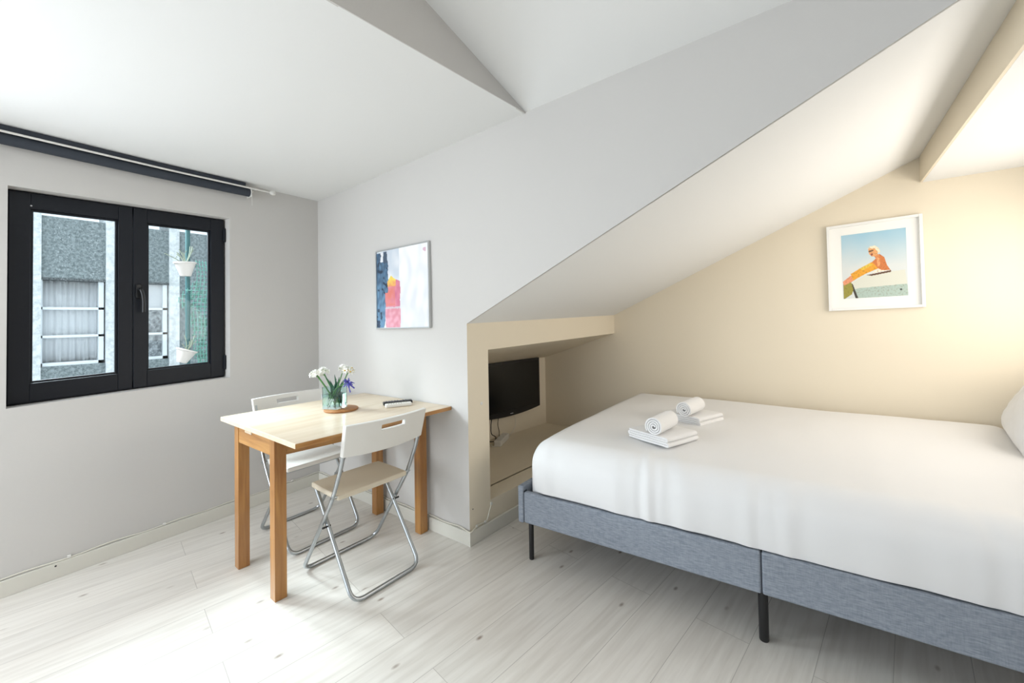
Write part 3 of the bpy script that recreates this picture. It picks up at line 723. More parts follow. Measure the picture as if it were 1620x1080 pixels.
# ------------------------------------------------------------------ folding chairs
def make_chair(label):
    t = thing('folding_chair', label, 'chair', (0, 0, 0), 0, None)
    r = 0.0095
    # A: floor bar at the front, up to the backrest.  local +X is the front
    ya = 0.200
    A = [(-0.214, ya, 0.74), (-0.175, ya, 0.60), (-0.098, ya, 0.44), (0.205, ya, r), (0.205, -ya, r), (-0.098, -ya, 0.44), (-0.175, -ya, 0.60), (-0.214, -ya, 0.74)]
    pa = [Vector(p) for p in A]
    path = [pa[0]]+[]
    path = round_path(pa, 0.055, 8)
    mb = MB(); mb.tube(path, r, 12); mb.build('back_frame', M['chrome'], t, smooth=True)
    yb = 0.176
    B = [(0.110, yb, 0.418), (-0.215, yb, r), (-0.215, -yb-0.0, r), (0.110, -yb, 0.418)]
    mb = MB(); mb.tube(round_path(B, 0.055, 8), r, 12); mb.build('front_frame', M['chrome'], t, smooth=True)
    mb = MB(); mb.tube([(0.100, -yb, 0.408), (0.100, yb, 0.408)], 0.007, 10); mb.build('cross_bar', M['chrome'], t, smooth=True)
    for s_ in (-1, 1):
        mb = MB(); mb.tube([(-0.008, s_*0.168, 0.277), (-0.008, s_*0.206, 0.277)], 0.0045, 12); mb.build('pivot', M['black'], t, smooth=True)
        mb = MB(); mb.tube([(-0.100, s_*0.180, 0.437), (-0.100, s_*0.212, 0.437)], 0.005, 12); mb.build('seat_hinge', M['chrome'], t, smooth=True)
    for (x, s_) in ((0.205, 1), (0.205, -1), (-0.215, 1), (-0.215, -1)):
        mb = MB(); mb.lathe([(0.0001, 0), (0.006, 0), (0.006, 0.006), (0.0001, 0.006)], c=(x, s_*0.13, 0.0), n=10); mb.build('foot_pad', M['cable_w'], t)
    # seat: shallow plastic tray, slightly dished
    nx_, ny_ = 16, 20; vs_ = []; fs = []
    for side in (0, 1):
        for i in range(nx_+1):
            for j in range(ny_+1):
                u, v = 2*i/nx_-1, 2*j/ny_-1
                # rounded rectangle
                x = 0.018+0.132*u*(1-0.03*v**4); y = 0.187*v*(1-0.015*u**4)
                z = 0.444-0.004*(1-u*u)*(1-v*v) if side == 0 else 0.420
                vs_.append((x, y, z))
    K = (nx_+1)*(ny_+1); W_ = ny_+1
    for i in range(nx_):
        for j in range(ny_):
            a = i*W_+j; fs.append((a, a+1, a+W_+1, a+W_)); fs.append((a+K, a+K+W_, a+K+W_+1, a+K+1))
    for i in range(nx_):
        for j in (0, ny_):
            a = i*W_+j; fs.append((a, a+W_, a+K+W_, a+K))
    for j in range(ny_):
        for i in (0, nx_):
            a = i*W_+j; fs.append((a, a+1, a+K+1, a+K))
    mb = MB(); mb.add(vs_, fs); so = mb.build('seat', M['seat_pl'], t, smooth=True, bevel=0.006)
    # backrest: curved panel with a hand slot
    nu, nv = 40, 12; vs_ = []; fs = []
    def bp_(u, v, off):   # u -1..1 across, v 0..1 up
        y = 0.214*u*(1-0.02*(1-v)); z = 0.636+v*(0.142)-0.006*(1-u*u)*(1-v)
        x = -0.178-(z-0.60)*0.27-0.030*(1-u*u)+off
        return (x, y, z)
    for side in (0, 1):
        for i in range(nu+1):
            for j in range(nv+1): vs_.append(bp_(2*i/nu-1, j/nv, 0.013 if side == 0 else -0.013))
    W_ = nv+1; K = (nu+1)*W_
    hole = lambda i, j: (nu//2-7 <= i < nu//2+5) and (8 <= j < 10)
    for i in range(nu):
        for j in range(nv):
            if hole(i, j): continue
            a = i*W_+j; fs.append((a, a+1, a+W_+1, a+W_)); fs.append((a+K, a+K+W_, a+K+W_+1, a+K+1))
            if i == 0 or hole(i-1, j): fs.append((a, a+1, a+K+1, a+K))
            if i == nu-1 or hole(i+1, j): fs.append((a+W_, a+W_+1, a+K+W_+1, a+K+W_))
            if j == 0 or hole(i, j-1): fs.append((a, a+W_, a+K+W_, a+K))
            if j == nv-1 or hole(i, j+1): fs.append((a+1, a+W_+1, a+K+W_+1, a+K+1))
    mb = MB(); mb.add(vs_, fs); mb.build('backrest', M['white_pl'], t, smooth=True, bevel=0.003)
    return t, so
ch1, seat1 = make_chair('white plastic folding chair with ivory seat on the bed side of the table')
ch1.location = (-1.838, 1.135, 0); ch1.rotation_euler = (0, 0, PI-0.02); ch1['group'] = 'folding chairs at the table'
seat1['label'] = 'ivory plastic seat'
c2 = ch1.copy(); COL.objects.link(c2)
for chd in list(ch1.children):
    d_ = chd.copy(); COL.objects.link(d_); d_.parent = c2
    if 'label' in d_: del d_['label']
    if d_.name.startswith('seat') and 'hinge' not in d_.name:
        d_.data = d_.data.copy(); d_.data.materials[0] = M['white_pl']
c2.location = (-2.425, 1.148, 0); c2.rotation_euler = (0, 0, 0.02)
c2['label'] = 'white plastic folding chair with white seat between the table and the window wall'

# ------------------------------------------------------------------ things on the table
ZT = 0.736
cst = MB(); cst.lathe([(0.0001, 0), (0.084, 0), (0.088, 0.003), (0.088, 0.009), (0.085, 0.011), (0.0001, 0.011)], n=48)
tag(cst.build('coaster', M['coaster'], smooth=True, loc=(-2.108, 1.178, ZT)), 'round brown wooden board under the glass vase', 'coaster')
VZ = ZT+0.0115; VX, VY = -2.142, 1.160
va = thing('glass_vase', 'square aqua glass vase half filled with water holding flowers', 'vase', (VX, VY, VZ), 0.38)
def rsq(h, z, rad, n=5):
    out = []
    for cx0, cy0, a0 in ((h-rad, h-rad, 0), (-h+rad, h-rad, 90), (-h+rad, -h+rad, 180), (h-rad, -h+rad, 270)):
        for k_ in range(n+1):
            a = math.radians(a0+90*k_/n); out.append((cx0+rad*math.cos(a), cy0+rad*math.sin(a), z))
    return out
def loft(rings, cap0=True, cap1=True):
    mb = MB(); n_ = len(rings[0]); vs_ = [p for R in rings for p in R]; fs = []
    for i in range(len(rings)-1):
        for k_ in range(n_): fs.append((i*n_+k_, i*n_+(k_+1) % n_, (i+1)*n_+(k_+1) % n_, (i+1)*n_+k_))
    if cap0: fs.append(tuple(reversed(range(n_))))
    if cap1: fs.append(tuple((len(rings)-1)*n_+k_ for k_ in range(n_)))
    return mb.add(vs_, fs)
H_ = 0.118; h_ = 0.047
g = loft([rsq(h_, 0, 0.008), rsq(h_, H_, 0.008), rsq(h_-0.004, H_, 0.006), rsq(h_-0.004, 0.012, 0.006)])
g.build('vase_glass', M['vase'], va, smooth=True)
wt = loft([rsq(h_-0.0042, 0.0122, 0.0058), rsq(h_-0.0042, 0.078, 0.0058)]); wt.build('water', M['water'], va, smooth=True)
def stem_thing(name, label, cat, base, tip, bend, r, build, group=None):
    o = thing(name, label, cat, (VX+base[0], VY+base[1], VZ+base[2]), 0, group)
    b = Vector(base); tp = Vector(tip)-b; mid = tp*0.5+Vector(bend)
    path = spline([(0, 0, 0), mid, tp], 8)
    mb = MB(); mb.tube(path, r, 8); mb.build('stem', M['stem'], o, smooth=True)
    build(o, tp, (path[-1]-path[-2]).normalized())
    return o
def blossoms(n_, spread, size, eye=False):
    def f(o, tp, d):
        bm_ = MB(); ped = MB(); ey = MB()
        for i in range(n_):
            a = i*2.4; rr_ = spread*math.sqrt((i+0.5)/n_); c = tp+Vector((rr_*math.cos(a), rr_*math.sin(a), spread*0.5*(1-(i/n_))+random.uniform(-.008, .008)))
            ped.tube([tp, (tp+c)/2+Vector((0, 0, .004)), c], 0.0007, 5)
            out = (c-tp).normalized()
            q_ = out.to_track_quat('Z', 'Y').to_matrix().to_4x4()
            for k_ in range(6):
                an = k_*PI/3; pl = Matrix.Translation(c) @ q_ @ Matrix.Rotation(an, 4, 'Z')
                L = size; pts = [(0, 0, 0), (L*.45, -L*.28, L*.18), (L, 0, L*.25), (L*.45, L*.28, L*.18), (L*.5, 0, L*.06)]
                pts = [pl @ Vector(p_) for p_ in pts]; bm_.add(pts, [(0, 1, 4), (1, 2, 4), (2, 3, 4), (3, 0, 4)])
            if eye: ey.sphere(c+out*size*0.2, size*0.22, 6, 4)
        bm_.build('blossom', M['petal_w'], o, smooth=True); ped.build('pedicel', M['stem'], o)
        if eye: ey.build('flower_eye', M['petal_y'], o)
    return f
# camera-right and away directions at the vase, in room axes
rx = Vector((0.79, 0.61, 0)); bx_ = Vector((-0.61, 0.79, 0))
def D3(a, b, z): return tuple(rx*a+bx_*b+Vector((0, 0, z)))
stem_thing('white_flower', 'loose white star-shaped flower cluster leaning left in the vase', 'flower', D3(0.020, 0.0, 0.014), D3(-0.105, 0.01, 0.182), D3(-0.01, 0, 0.015), 0.0045, blossoms(20, 0.036, 0.017))
stem_thing('white_flower', 'smaller white flower cluster nearer the rim at the left of the vase', 'flower', D3(0.025, 0.012, 0.014), D3(-0.072, 0.02, 0.195), D3(-0.008, 0, 0.012), 0.0035, blossoms(13, 0.030, 0.016))
stem_thing('white_flower', 'white flower with yellow eyes standing above the violet bloom', 'flower', D3(-0.025, 0.01, 0.014), D3(0.072, 0.01, 0.196), D3(0.010, 0, 0.012), 0.0032, blossoms(15, 0.033, 0.020, True))
stem_thing('white_flower', 'white flower cluster standing upright at the right rear of the vase', 'flower', D3(-0.015, -0.02, 0.014), D3(0.045, 0.012, 0.212), D3(0.006, 0, 0.01), 0.0028, blossoms(8, 0.024, 0.016))
def violet(o, tp, d):
    mb = MB(); random.seed(3)
    for i in range(30):
        th = random.uniform(0, 2*PI); ph = random.uniform(0.15, 2.3)
        dr = Vector((math.sin(ph)*math.cos(th), math.sin(ph)*math.sin(th), math.cos(ph))); L = random.uniform(0.022, 0.036)
        e_ = tp+dr*L+Vector((0, 0, -0.006)); mb.tube([tp+dr*0.003, tp+dr*L*0.6, e_], 0.003, 6, radii=[0.0012, 0.0034, 0.0015])
    for a in ((0.035, -0.03), (0.012, -0.052)):
        e_ = tp+rx*a[0]+Vector((0, 0, a[1])); mb.tube([tp, (tp+e_)/2, e_], 0.003, 6, radii=[0.001, 0.003, 0.004])
    mb.build('blossom', M['petal_p'], o, smooth=True)
stem_thing('violet_flower', 'violet blue spidery flower hanging over the right rim of the vase', 'flower', D3(-0.03, -0.005, 0.014), D3(0.082, -0.02, 0.138), D3(-0.012, 0, 0.03), 0.003, violet)
def leaf(base, tip, wd_, label):
    o = thing('flower_leaf', label, 'leaf', (VX+base[0], VY+base[1], VZ+base[2]), 0, 'leaves in the vase'); tp = Vector(tip)-Vector(base)
    side = tp.cross(bx_).normalized(); n_ = 10; vs_ = []; fs = []
    for i in range(n_+1):
        t = i/n_; w_ = wd_*(0.35+0.65*math.sin(PI*min(1, t*1.05)**0.8)) if t < 0.97 else 0.0006; c = tp*t+bx_*(0.012*math.sin(PI*t))
        vs_ += [c-side*w_, c+bx_*w_*0.3, c+side*w_]
    for i in range(n_): fs += [(3*i, 3*i+1, 3*i+4, 3*i+3), (3*i+1, 3*i+2, 3*i+5, 3*i+4)]
    mb = MB(); mb.add(vs_, fs); b = mb.build('blade', M['leaf'], o, smooth=True); s_ = b.modifiers.new('s', 'SOLIDIFY'); s_.thickness = 0.0008
LB = 'dark green blade leaf standing among the stems in the vase'
for b_, t_, w_ in (((0.03, 0.01), (-0.05, 0.175), .006), ((0.01, 0.0), (0.0, 0.182), .007), ((-0.02, 0.01), (0.028, 0.17), .007), ((-0.03, -0.01), (0.045, 0.15), .006), ((0.03, -0.015), (-0.03, 0.15), .006),
                   ((-0.035, 0.0), (0.01, 0.16), .006), ((0.034, 0.0), (0.012, 0.145), .0055), ((-0.01, -0.02), (-0.028, 0.125), .006), ((0.0, 0.02), (0.036, 0.13), .006)):
    leaf(D3(b_[0], b_[1], 0.014), D3(t_[0], b_[1]*-0.5, t_[1]), w_, LB)

def remote(name, loc, rz, L, W_, H, mat, btn, label):
    o = thing(name, label, 'remote control', loc, rz)
    mb = MB(); mb.box(-L/2, L/2, -W_/2, W_/2, 0, H); b = mb.build('casing', mat, o, bevel=0.005); b.modifiers[0].segments = 3
    i_ = 0
    for a in range(8):
        for c in range(3):
            if (a+c) % 4 == 3 and a > 4: continue
            mb = MB(); x = -L*0.38+a*L*0.095; y = (c-1)*W_*0.27; mb.box(x-.0035, x+.0035, y-.0032, y+.0032, H, H+0.0016); mb.build('button', btn, o, bevel=0.0006)
    return o
M['btn_g'] = plain('grey_rubber_button', (0.10, 0.11, 0.14, 1), 0.5)
M['btn_w'] = plain('pale_button', srgb(196, 190, 178), 0.5)
remote('remote_control', (-1.975, 1.452, ZT), math.radians(62), 0.165, 0.042, 0.018, M['black'], M['btn_g'], 'black television remote lying on the table behind the white one')
remote('remote_control', (-1.918, 1.415, ZT), math.radians(63), 0.145, 0.042, 0.018, M['white_pl'], M['btn_w'], 'short white remote lying on the table in front of the black one')

# ------------------------------------------------------------------ television and its leads
def tvp(y, z, off): return Vector((tvx(y)+off, y, z))
tv = thing('television', 'flat black television mounted in the low wall niche', 'television', tvp(2.80, 0.62, 0.06))
invt = Matrix.Translation(-Vector(tv.location)); y0, y1 = 2.40, 3.165
def tvbox(mb, ya, yb, za, zb, o0, o1): mb.hexa([invt @ tvp(ya, za, o0), invt @ tvp(ya, za, o1), invt @ tvp(yb, za, o1), invt @ tvp(yb, za, o0)], [invt @ tvp(ya, zb, o0), invt @ tvp(ya, zb, o1), invt @ tvp(yb, zb, o1), invt @ tvp(yb, zb, o0)])
# body with a drooping curved lower edge
n_ = 24; vs_ = []; fs = []
for i in range(n_+1):
    y = y0+(y1-y0)*i/n_; u = 2*i/n_-1; zb = 0.402-0.028*(1-u*u)
    for off in (0.03, 0.085): vs_ += [invt @ tvp(y, zb, off), invt @ tvp(y, 0.852, off)]
for i in range(n_):
    a = 4*i; b = a+4; fs += [(a, a+1, b+1, b), (a+2, b+2, b+3, a+3), (a, b, b+2, a+2), (a+1, a+3, b+3, b+1)]
fs += [(0, 2, 3, 1), (4*n_, 4*n_+1, 4*n_+3, 4*n_+2)]
mb = MB(); mb.add(vs_, fs); mb.build('casing', M['black'], tv, bevel=0.004)
mb = MB(); tvbox(mb, y0+0.022, y1-0.022, 0.425, 0.830, 0.0852, 0.0862); mb.build('screen', M['screen'], tv)
mb = MB(); tvbox(mb, 2.765, 2.80, 0.3935, 0.3985, 0.0855, 0.0866); mb.build('logo', M['silver'], tv)
mb = MB(); tvbox(mb, 2.66, 2.90, 0.52, 0.74, 0.001, 0.03); mb.build('wall_bracket', M['black'], tv)
def lead(name, pts, r, mat, label, cat='cable'):
    o0 = Vector(pts[0]); mb = MB(); mb.tube([p-o0 for p in spline(pts, 8)], r, 8)
    return tag(mb.build(name, mat, smooth=True, loc=o0), label, cat)
lead('power_cable', [tvp(2.575, 0.385, 0.055), tvp(2.57, 0.32, 0.05), tvp(2.565, 0.26, 0.06), tvp(2.59, 0.232, 0.08), tvp(2.55, 0.215, 0.11), tvp(2.49, 0.222, 0.12), tvp(2.42, 0.235, 0.10)], 0.0038, M['cable_b'], 'black lead hanging from the left underside of the television')
lead('aerial_cable', [tvp(2.655, 0.380, 0.055), tvp(2.65, 0.32, 0.05), tvp(2.66, 0.25, 0.055), tvp(2.64, 0.212, 0.065), tvp(2.60, 0.197, 0.07)], 0.0032, M['cable_br'], 'brown lead hanging beside the black one under the television')
lead('white_cable', [tvp(2.845, 0.378, 0.055), tvp(2.865, 0.32, 0.05), tvp(2.86, 0.26, 0.05), tvp(2.80, 0.212, 0.06), tvp(2.74, 0.206, 0.09)], 0.0028, M['cable_w'], 'thin pale lead curving down from the middle of the television')
lead('looped_cable', [tvp(2.60, 0.226, 0.10), tvp(2.605, 0.205, 0.13), tvp(2.58, 0.196, 0.17), tvp(2.52, 0.192, 0.18), tvp(2.48, 0.192, 0.15), tvp(2.50, 0.193, 0.12), tvp(2.45, 0.193, 0.11)], 0.0035, M['cable_w'], 'looped white lead lying on the niche shelf left of the power strip')
ps = thing('power_strip', 'white multi-socket power strip resting on the niche shelf under the television', 'power strip', (-2.155, 2.620, ZS+0.001))
mb = MB(); mm = Matrix.Rotation(math.radians(112), 4, 'Z'); mb.box(-0.12, 0.12, -0.030, 0.030, 0, 0.046, mm); b = mb.build('casing', M['white_pl'], ps, bevel=0.006); b.modifiers[0].segments = 3
for x in (-0.07, 0.0, 0.07):
    mb = MB(); mb.lathe([(0.019, 0.0462), (0.019, 0.0472), (0.017, 0.0472), (0.016, 0.0462)], c=tuple(mm @ Vector((x, 0, 0))), n=24, cap=False); mb.build('socket', M['btn_w'], ps, smooth=True)

# ------------------------------------------------------------------ bed
BL_ = 2.06
ub = Vector((math.cos(math.radians(4.9)), math.sin(math.radians(4.9)), 0)); vb = Vector((-0.012, 1, 0)).normalized()
B0 = Vector((-1.222, 1.652, 0))
bd = thing('bed', 'low double bed frame upholstered in grey fabric on thin black legs', 'bed', B0)
def BB(u, v, z): return ub*u+vb*v*(1-0.030*u)+Vector((0, 0, z))
BW = 1.60
def bbox(mb, u0_, u1_, v0_, v1_, z0, z1):
    mb.hexa([BB(u0_, v0_, z0), BB(u1_, v0_, z0), BB(u1_, v1_, z0), BB(u0_, v1_, z0)], [BB(u0_, v0_, z1), BB(u1_, v0_, z1), BB(u1_, v1_, z1), BB(u0_, v1_, z1)])
RZ0, RZ1 = 0.188, 0.342; RT = 0.032
def panel(u0_, u1_, v0_, v1_, dz=0.0):
    mb = MB(); bbox(mb, u0_, u1_, v0_, v1_, RZ0, RZ1+dz); b = mb.build('side_rail', M['greyfab'], bd, bevel=0.008); b.modifiers[0].segments = 3; return b
panel(0.0, 1.0215, 0.0, RT); panel(1.0245, BL_-0.005, 0.0, RT)
panel(0.0, 1.0215, BW-RT, BW); panel(1.0245, BL_-0.005, BW-RT, BW)
mb = MB(); bbox(mb, -0.034, -0.002, -0.002, BW, RZ0-0.003, RZ1+0.028); b = mb.build('foot_rail', M['greyfab'], bd, bevel=0.008); b.modifiers[0].segments = 3
mb = MB(); bbox(mb, -0.0045, 0.0005, 0.004, 0.03, RZ0+0.01, RZ1+0.004); mb.build('seam', M['blindfab'], bd)
mb = MB(); bbox(mb, 1.0205, 1.0255, 0.006, RT-0.003, RZ0+0.004, RZ1-0.003); mb.build('seam', M['blindfab'], bd)
mb = MB(); bbox(mb, 0.002, BL_-0.01, RT+0.001, BW-RT-0.001, 0.255, 0.285); mb.build('slat_base', M['blindfab'], bd)
for (u, v, rr_) in ((0.022, 0.030, 0.0125), (1.022, 0.040, 0.0165), (BL_-0.04, 0.030, 0.0125), (0.022, BW-0.03, 0.0125), (1.022, BW-0.04, 0.0165), (BL_-0.04, BW-0.03, 0.0125), (1.022, BW/2, 0.0165)):
    mb = MB(); p = BB(u, v, 0); top = RZ0+0.001 if v != BW/2 else 0.256
    mb.lathe([(rr_*0.9, 0), (rr_, 0.004), (rr_, top)], c=tuple(p), n=24); mb.build('leg', M['blackmetal'], bd, smooth=True)

def rbox(u0_, u1_, v0_, v1_, z0, z1, R, n=(60, 50, 10), disp=None, openb=False):
    """rounded box surface in bed coordinates"""
    mb = MB(); lo_ = Vector((u0_, v0_, z0)); hi_ = Vector((u1_, v1_, z1))
    def addface(ax, side, na, nb_):
        a, b = [i for i in range(3) if i != ax]; vs_ = []; fs = []
        for i in range(na+1):
            for j in range(nb_+1):
                p = Vector((0, 0, 0)); p[ax] = hi_[ax] if side else lo_[ax]
                ta = i/na; tb_ = j/nb_
                p[a] = lo_[a]+(hi_[a]-lo_[a])*ta; p[b] = lo_[b]+(hi_[b]-lo_[b])*tb_
                vs_.append(p)
        for i in range(na):
            for j in range(nb_):
                k_ = i*(nb_+1)+j; fs.append((k_, k_+1, k_+nb_+2, k_+nb_+1))
        mb.add(vs_, fs)
    for s_ in (0, 1):
        addface(0, s_, n[1], n[2]); addface(1, s_, n[0], n[2])
        if s_ or not openb: addface(2, s_, n[0], n[1])
    out = []
    for p in mb.v:
        p = Vector(p); q_ = Vector([min(max(p[i], lo_[i]+R), hi_[i]-R) for i in range(3)])
        if openb: q_.z = min(p.z, hi_.z-R)
        d = p-q_
        if d.length > 1e-9: d.normalize()
        p2 = q_+d*R
        if disp: p2 = disp(p2, d)
        out.append(tuple(BB(p2.x, p2.y, p2.z)))
    mb.v = out
    return mb
def weld(o, dist=0.0005):
    bm = bmesh.new(); bm.from_mesh(o.data); bmesh.ops.remove_doubles(bm, verts=bm.verts, dist=dist)
    bmesh.ops.recalc_face_normals(bm, faces=bm.faces); bm.to_mesh(o.data); bm.free()
    for p in o.data.polygons: p.use_smooth = True
# mattress, of which only a sliver shows
mt = rbox(0.012, BL_-0.03, 0.038, BW-0.04, 0.286, 0.475, 0.035, (30, 24, 4))
mo = mt.build('mattress', M['linen'], smooth=True, loc=B0); weld(mo); tag(mo, 'white mattress showing as a sliver between the sheet and the grey bed frame', 'mattress')
# sheet
def sdisp(p, d):
    x, y, z = p
    top = max(0, min(1, (z-0.36)/0.2))
    front = max(0.0, 1-y/0.42)
    h = 0.0
    # gentle crown and hollows
    z += top*(0.020*math.sin(min(1, y/0.9)*PI/2)+0.010*noise.noise(Vector((x*1.6, y*1.6, 3))))
    # gathers fanning down over the front edge
    ph = x*34+5*noise.noise(Vector((x*3, y*2.2, 0)))+y*9
    am = (0.40+0.60*max(0, noise.noise(Vector((x*2.3, 1, 7)))*1.6+0.35))
    g_ = math.sin(ph)*0.5+math.sin(ph*1.9+1.3)*0.3
    y -= 0.0065*g_*am*(1 if d.y < 0 else 0)*max(0, -d.y)
    z += 0.0065*g_*am*max(0, 1-y/0.26)*top
    # lower hem rises and falls
    if d.y < -0.2 and z < 0.54: y -= 0.012*math.sin((z-0.34)/0.2*PI)
    if z < 0.38: z += 0.014*max(0, noise.noise(Vector((x*2.1, y*2.1, 5)))+0.15)*(0.38-z)/0.034
    z += top*0.0025*noise.noise(Vector((x*9, y*5, 2)))
    return Vector((x, y, z))
sb = rbox(0.001, BL_-0.02, 0.014, BW-0.004, 0.346, 0.592, 0.112, (300, 110, 22), sdisp, True)
so = sb.build('bed_sheet', M['linen'], smooth=True, loc=B0); weld(so)
tag(so, 'smooth white cotton sheet covering the top and sides of the mattress', 'bed sheet')

# pillows propped at the head
def pillow(name, label, loc, rot, L, W_, T, seed):
    n_ = 36; vs_ = []; fs = []
    for side in (1, -1):
        for i in range(n_+1):
            for j in range(n_+1):
                u = 2*i/n_-1; v = 2*j/n_-1
                pinch = 1-0.09*(1-abs(v)**2)*abs(u)**3; pv = 1-0.09*(1-abs(u)**2)*abs(v)**3
                x = L/2*u*pinch; y = W_/2*v*pv
                t = max(0, (1-abs(u)**2.6))**0.55*max(0, (1-abs(v)**2.6))**0.55
                z = side*T/2*t*(1+0.10*noise.noise(Vector((u*2+seed, v*2, side))))+0.006*noise.noise(Vector((u*6, v*6, seed)))*t
                vs_.append((x, y, z))
    K = (n_+1)**2
    for s_ in (0, 1):
        for i in range(n_):
            for j in range(n_):
                a = s_*K+i*(n_+1)+j; fs.append((a, a+n_+1, a+n_+2, a+1))
    mb = MB(); mb.add(vs_, fs); o = mb.build(name, M['linen'], smooth=True); weld(o, 0.0008)
    o.location = loc; o.rotation_euler = rot; tag(o, label, 'pillow', None); return o
pillow('pillow', 'plump white pillow propped at the bed head next to the wall', (0.800, 2.875, 0.765), (0, math.radians(-60), math.radians(-8)), 0.42, 0.72, 0.21, 1)
pillow('pillow', 'white pillow at the bed head nearest the camera, just inside the right edge', (0.83, 2.12, 0.790), (0, math.radians(-60), math.radians(3)), 0.42, 0.66, 0.20, 5)

# ------------------------------------------------------------------ towels
def ribbon(path, t, width, n_w=10, seed=0, fuzz=0.0012):
    """cloth strip: path in (x, z), extruded along y"""
    P_ = [Vector((p[0], 0, p[1])) for p in path]; L_, R_ = [], []
    for i, p in enumerate(P_):
        d = (P_[min(i+1, len(P_)-1)]-P_[max(i-1, 0)]).normalized(); n_ = Vector((-d.z, 0, d.x)); L_.append(p+n_*t/2); R_.append(p-n_*t/2)
    N = 2*len(P_); vs_ = []; fs = []
    for k_ in range(n_w+1):
        e_ = min(k_, n_w-k_); q2 = (0.84, 0.96, 1.0)[min(e_, 2)]
        y = (-1 if k_ < n_w/2 else 1)*(width/2-(0, 0.002, 0.007)[min(e_, 2)]) if e_ < 3 else -width/2+width*k_/n_w
        A_ = [(a+b)/2+(a-b)/2*q2 for a, b in zip(L_, R_)]; B_ = [(a+b)/2-(a-b)/2*q2 for a, b in zip(L_, R_)]
        sec = A_+B_[::-1]
        for i, q_ in enumerate(sec):
            f = noise.noise(Vector((q_.x*14, y*14, q_.z*14+seed)))*fuzz*3
            edge = 0.004*noise.noise(Vector((q_.x*9, seed, q_.z*30)))
            vs_.append((q_.x+f, y+edge, q_.z+f))
    for k_ in range(n_w):
        for i in range(N): fs.append((k_*N+i, k_*N+(i+1) % N, (k_+1)*N+(i+1) % N, (k_+1)*N+i))
    h2 = len(L_)
    for i in range(h2-1):
        fs.append((i, i+1, N-2-i, N-1-i)); o_ = n_w*N; fs.append((o_+i, o_+N-1-i, o_+N-2-i, o_+i+1))
    return MB().add(vs_, fs)
def folded(L, layers, t, pitch):
    pts = []; 
    for k_ in range(layers):
        z = t/2+k_*pitch; a, b = (-L/2, L/2) if k_ % 2 == 0 else (L/2, -L/2)
        sh_ = -0.004*k_
        xs = [a+(b-a)*i/28 for i in range(29)]
        for x in xs: pts.append((x*(1-0.02*k_)+sh_*0.3, z))
        if k_ < layers-1:
            for a2 in (45, 90, 135):
                s_ = 1 if k_ % 2 == 0 else -1
                pts.append((b*(1-0.02*k_)+s_*pitch/2*math.sin(math.radians(a2)), z+pitch/2*(1-math.cos(math.radians(a2)))))
    return pts
def spiral(turns, r0_, r1_):
    return [((r0_+(r1_-r0_)*i/(turns*22))*math.cos(2*PI*i/22), (r0_+(r1_-r0_)*i/(turns*22))*math.sin(2*PI*i/22)) for i in range(int(turns*22)+1)]
def towel(kind, loc, rz, label, grp, **k_):
    if kind == 'folded_towel': mb = ribbon(folded(k_['L'], 4, 0.0112, 0.0114), 0.0112, k_['W'], seed=k_['seed'])
    else: mb = ribbon(spiral(3.6, 0.006, 0.042), 0.0088, k_['W'], seed=k_['seed'])
    o = mb.build(kind, M['terry'], smooth=True, angle=60); o.location = loc; o.rotation_euler = (0, 0, rz); return tag(o, label, 'towel', grp)
ZSH = 0.606
towel('folded_towel', (-0.655, 2.070, ZSH), math.radians(-20.8), 'folded white towel at the bottom of the pile nearer the bed foot corner', None, L=0.228, W=0.228, seed=1)
towel('rolled_towel', (-0.640, 2.030, ZSH+0.044+0.043), math.radians(-6), 'rolled white towel on top of the pile nearer the camera', None, W=0.20, seed=2)
towel('folded_towel', (-0.624, 2.540, ZSH), math.radians(-20), 'folded white towel at the bottom of the pile nearer the wall', None, L=0.228, W=0.228, seed=3)
towel('rolled_towel', (-0.615, 2.480, ZSH+0.044+0.043), math.radians(-8), 'rolled white towel on top of the pile nearer the wall', None, W=0.20, seed=4)

# ------------------------------------------------------------------ outside the window
fc = thing('apartment_building', 'white and grey rendered apartment facade seen through the window', 'building', (-6.5, 1.0, -3.0))
def fbox(name, y0_, y1_, z0, z1, d0, d1, mat, parent=fc, off=0):
    mb = MB(); base = Vector((-6.5, 1.0, -3.0)); mb.box(-d1+0, -d0+0, y0_-base.y, y1_-base.y, z0-base.z, z1-base.z); return mb.build(name, mat, parent)
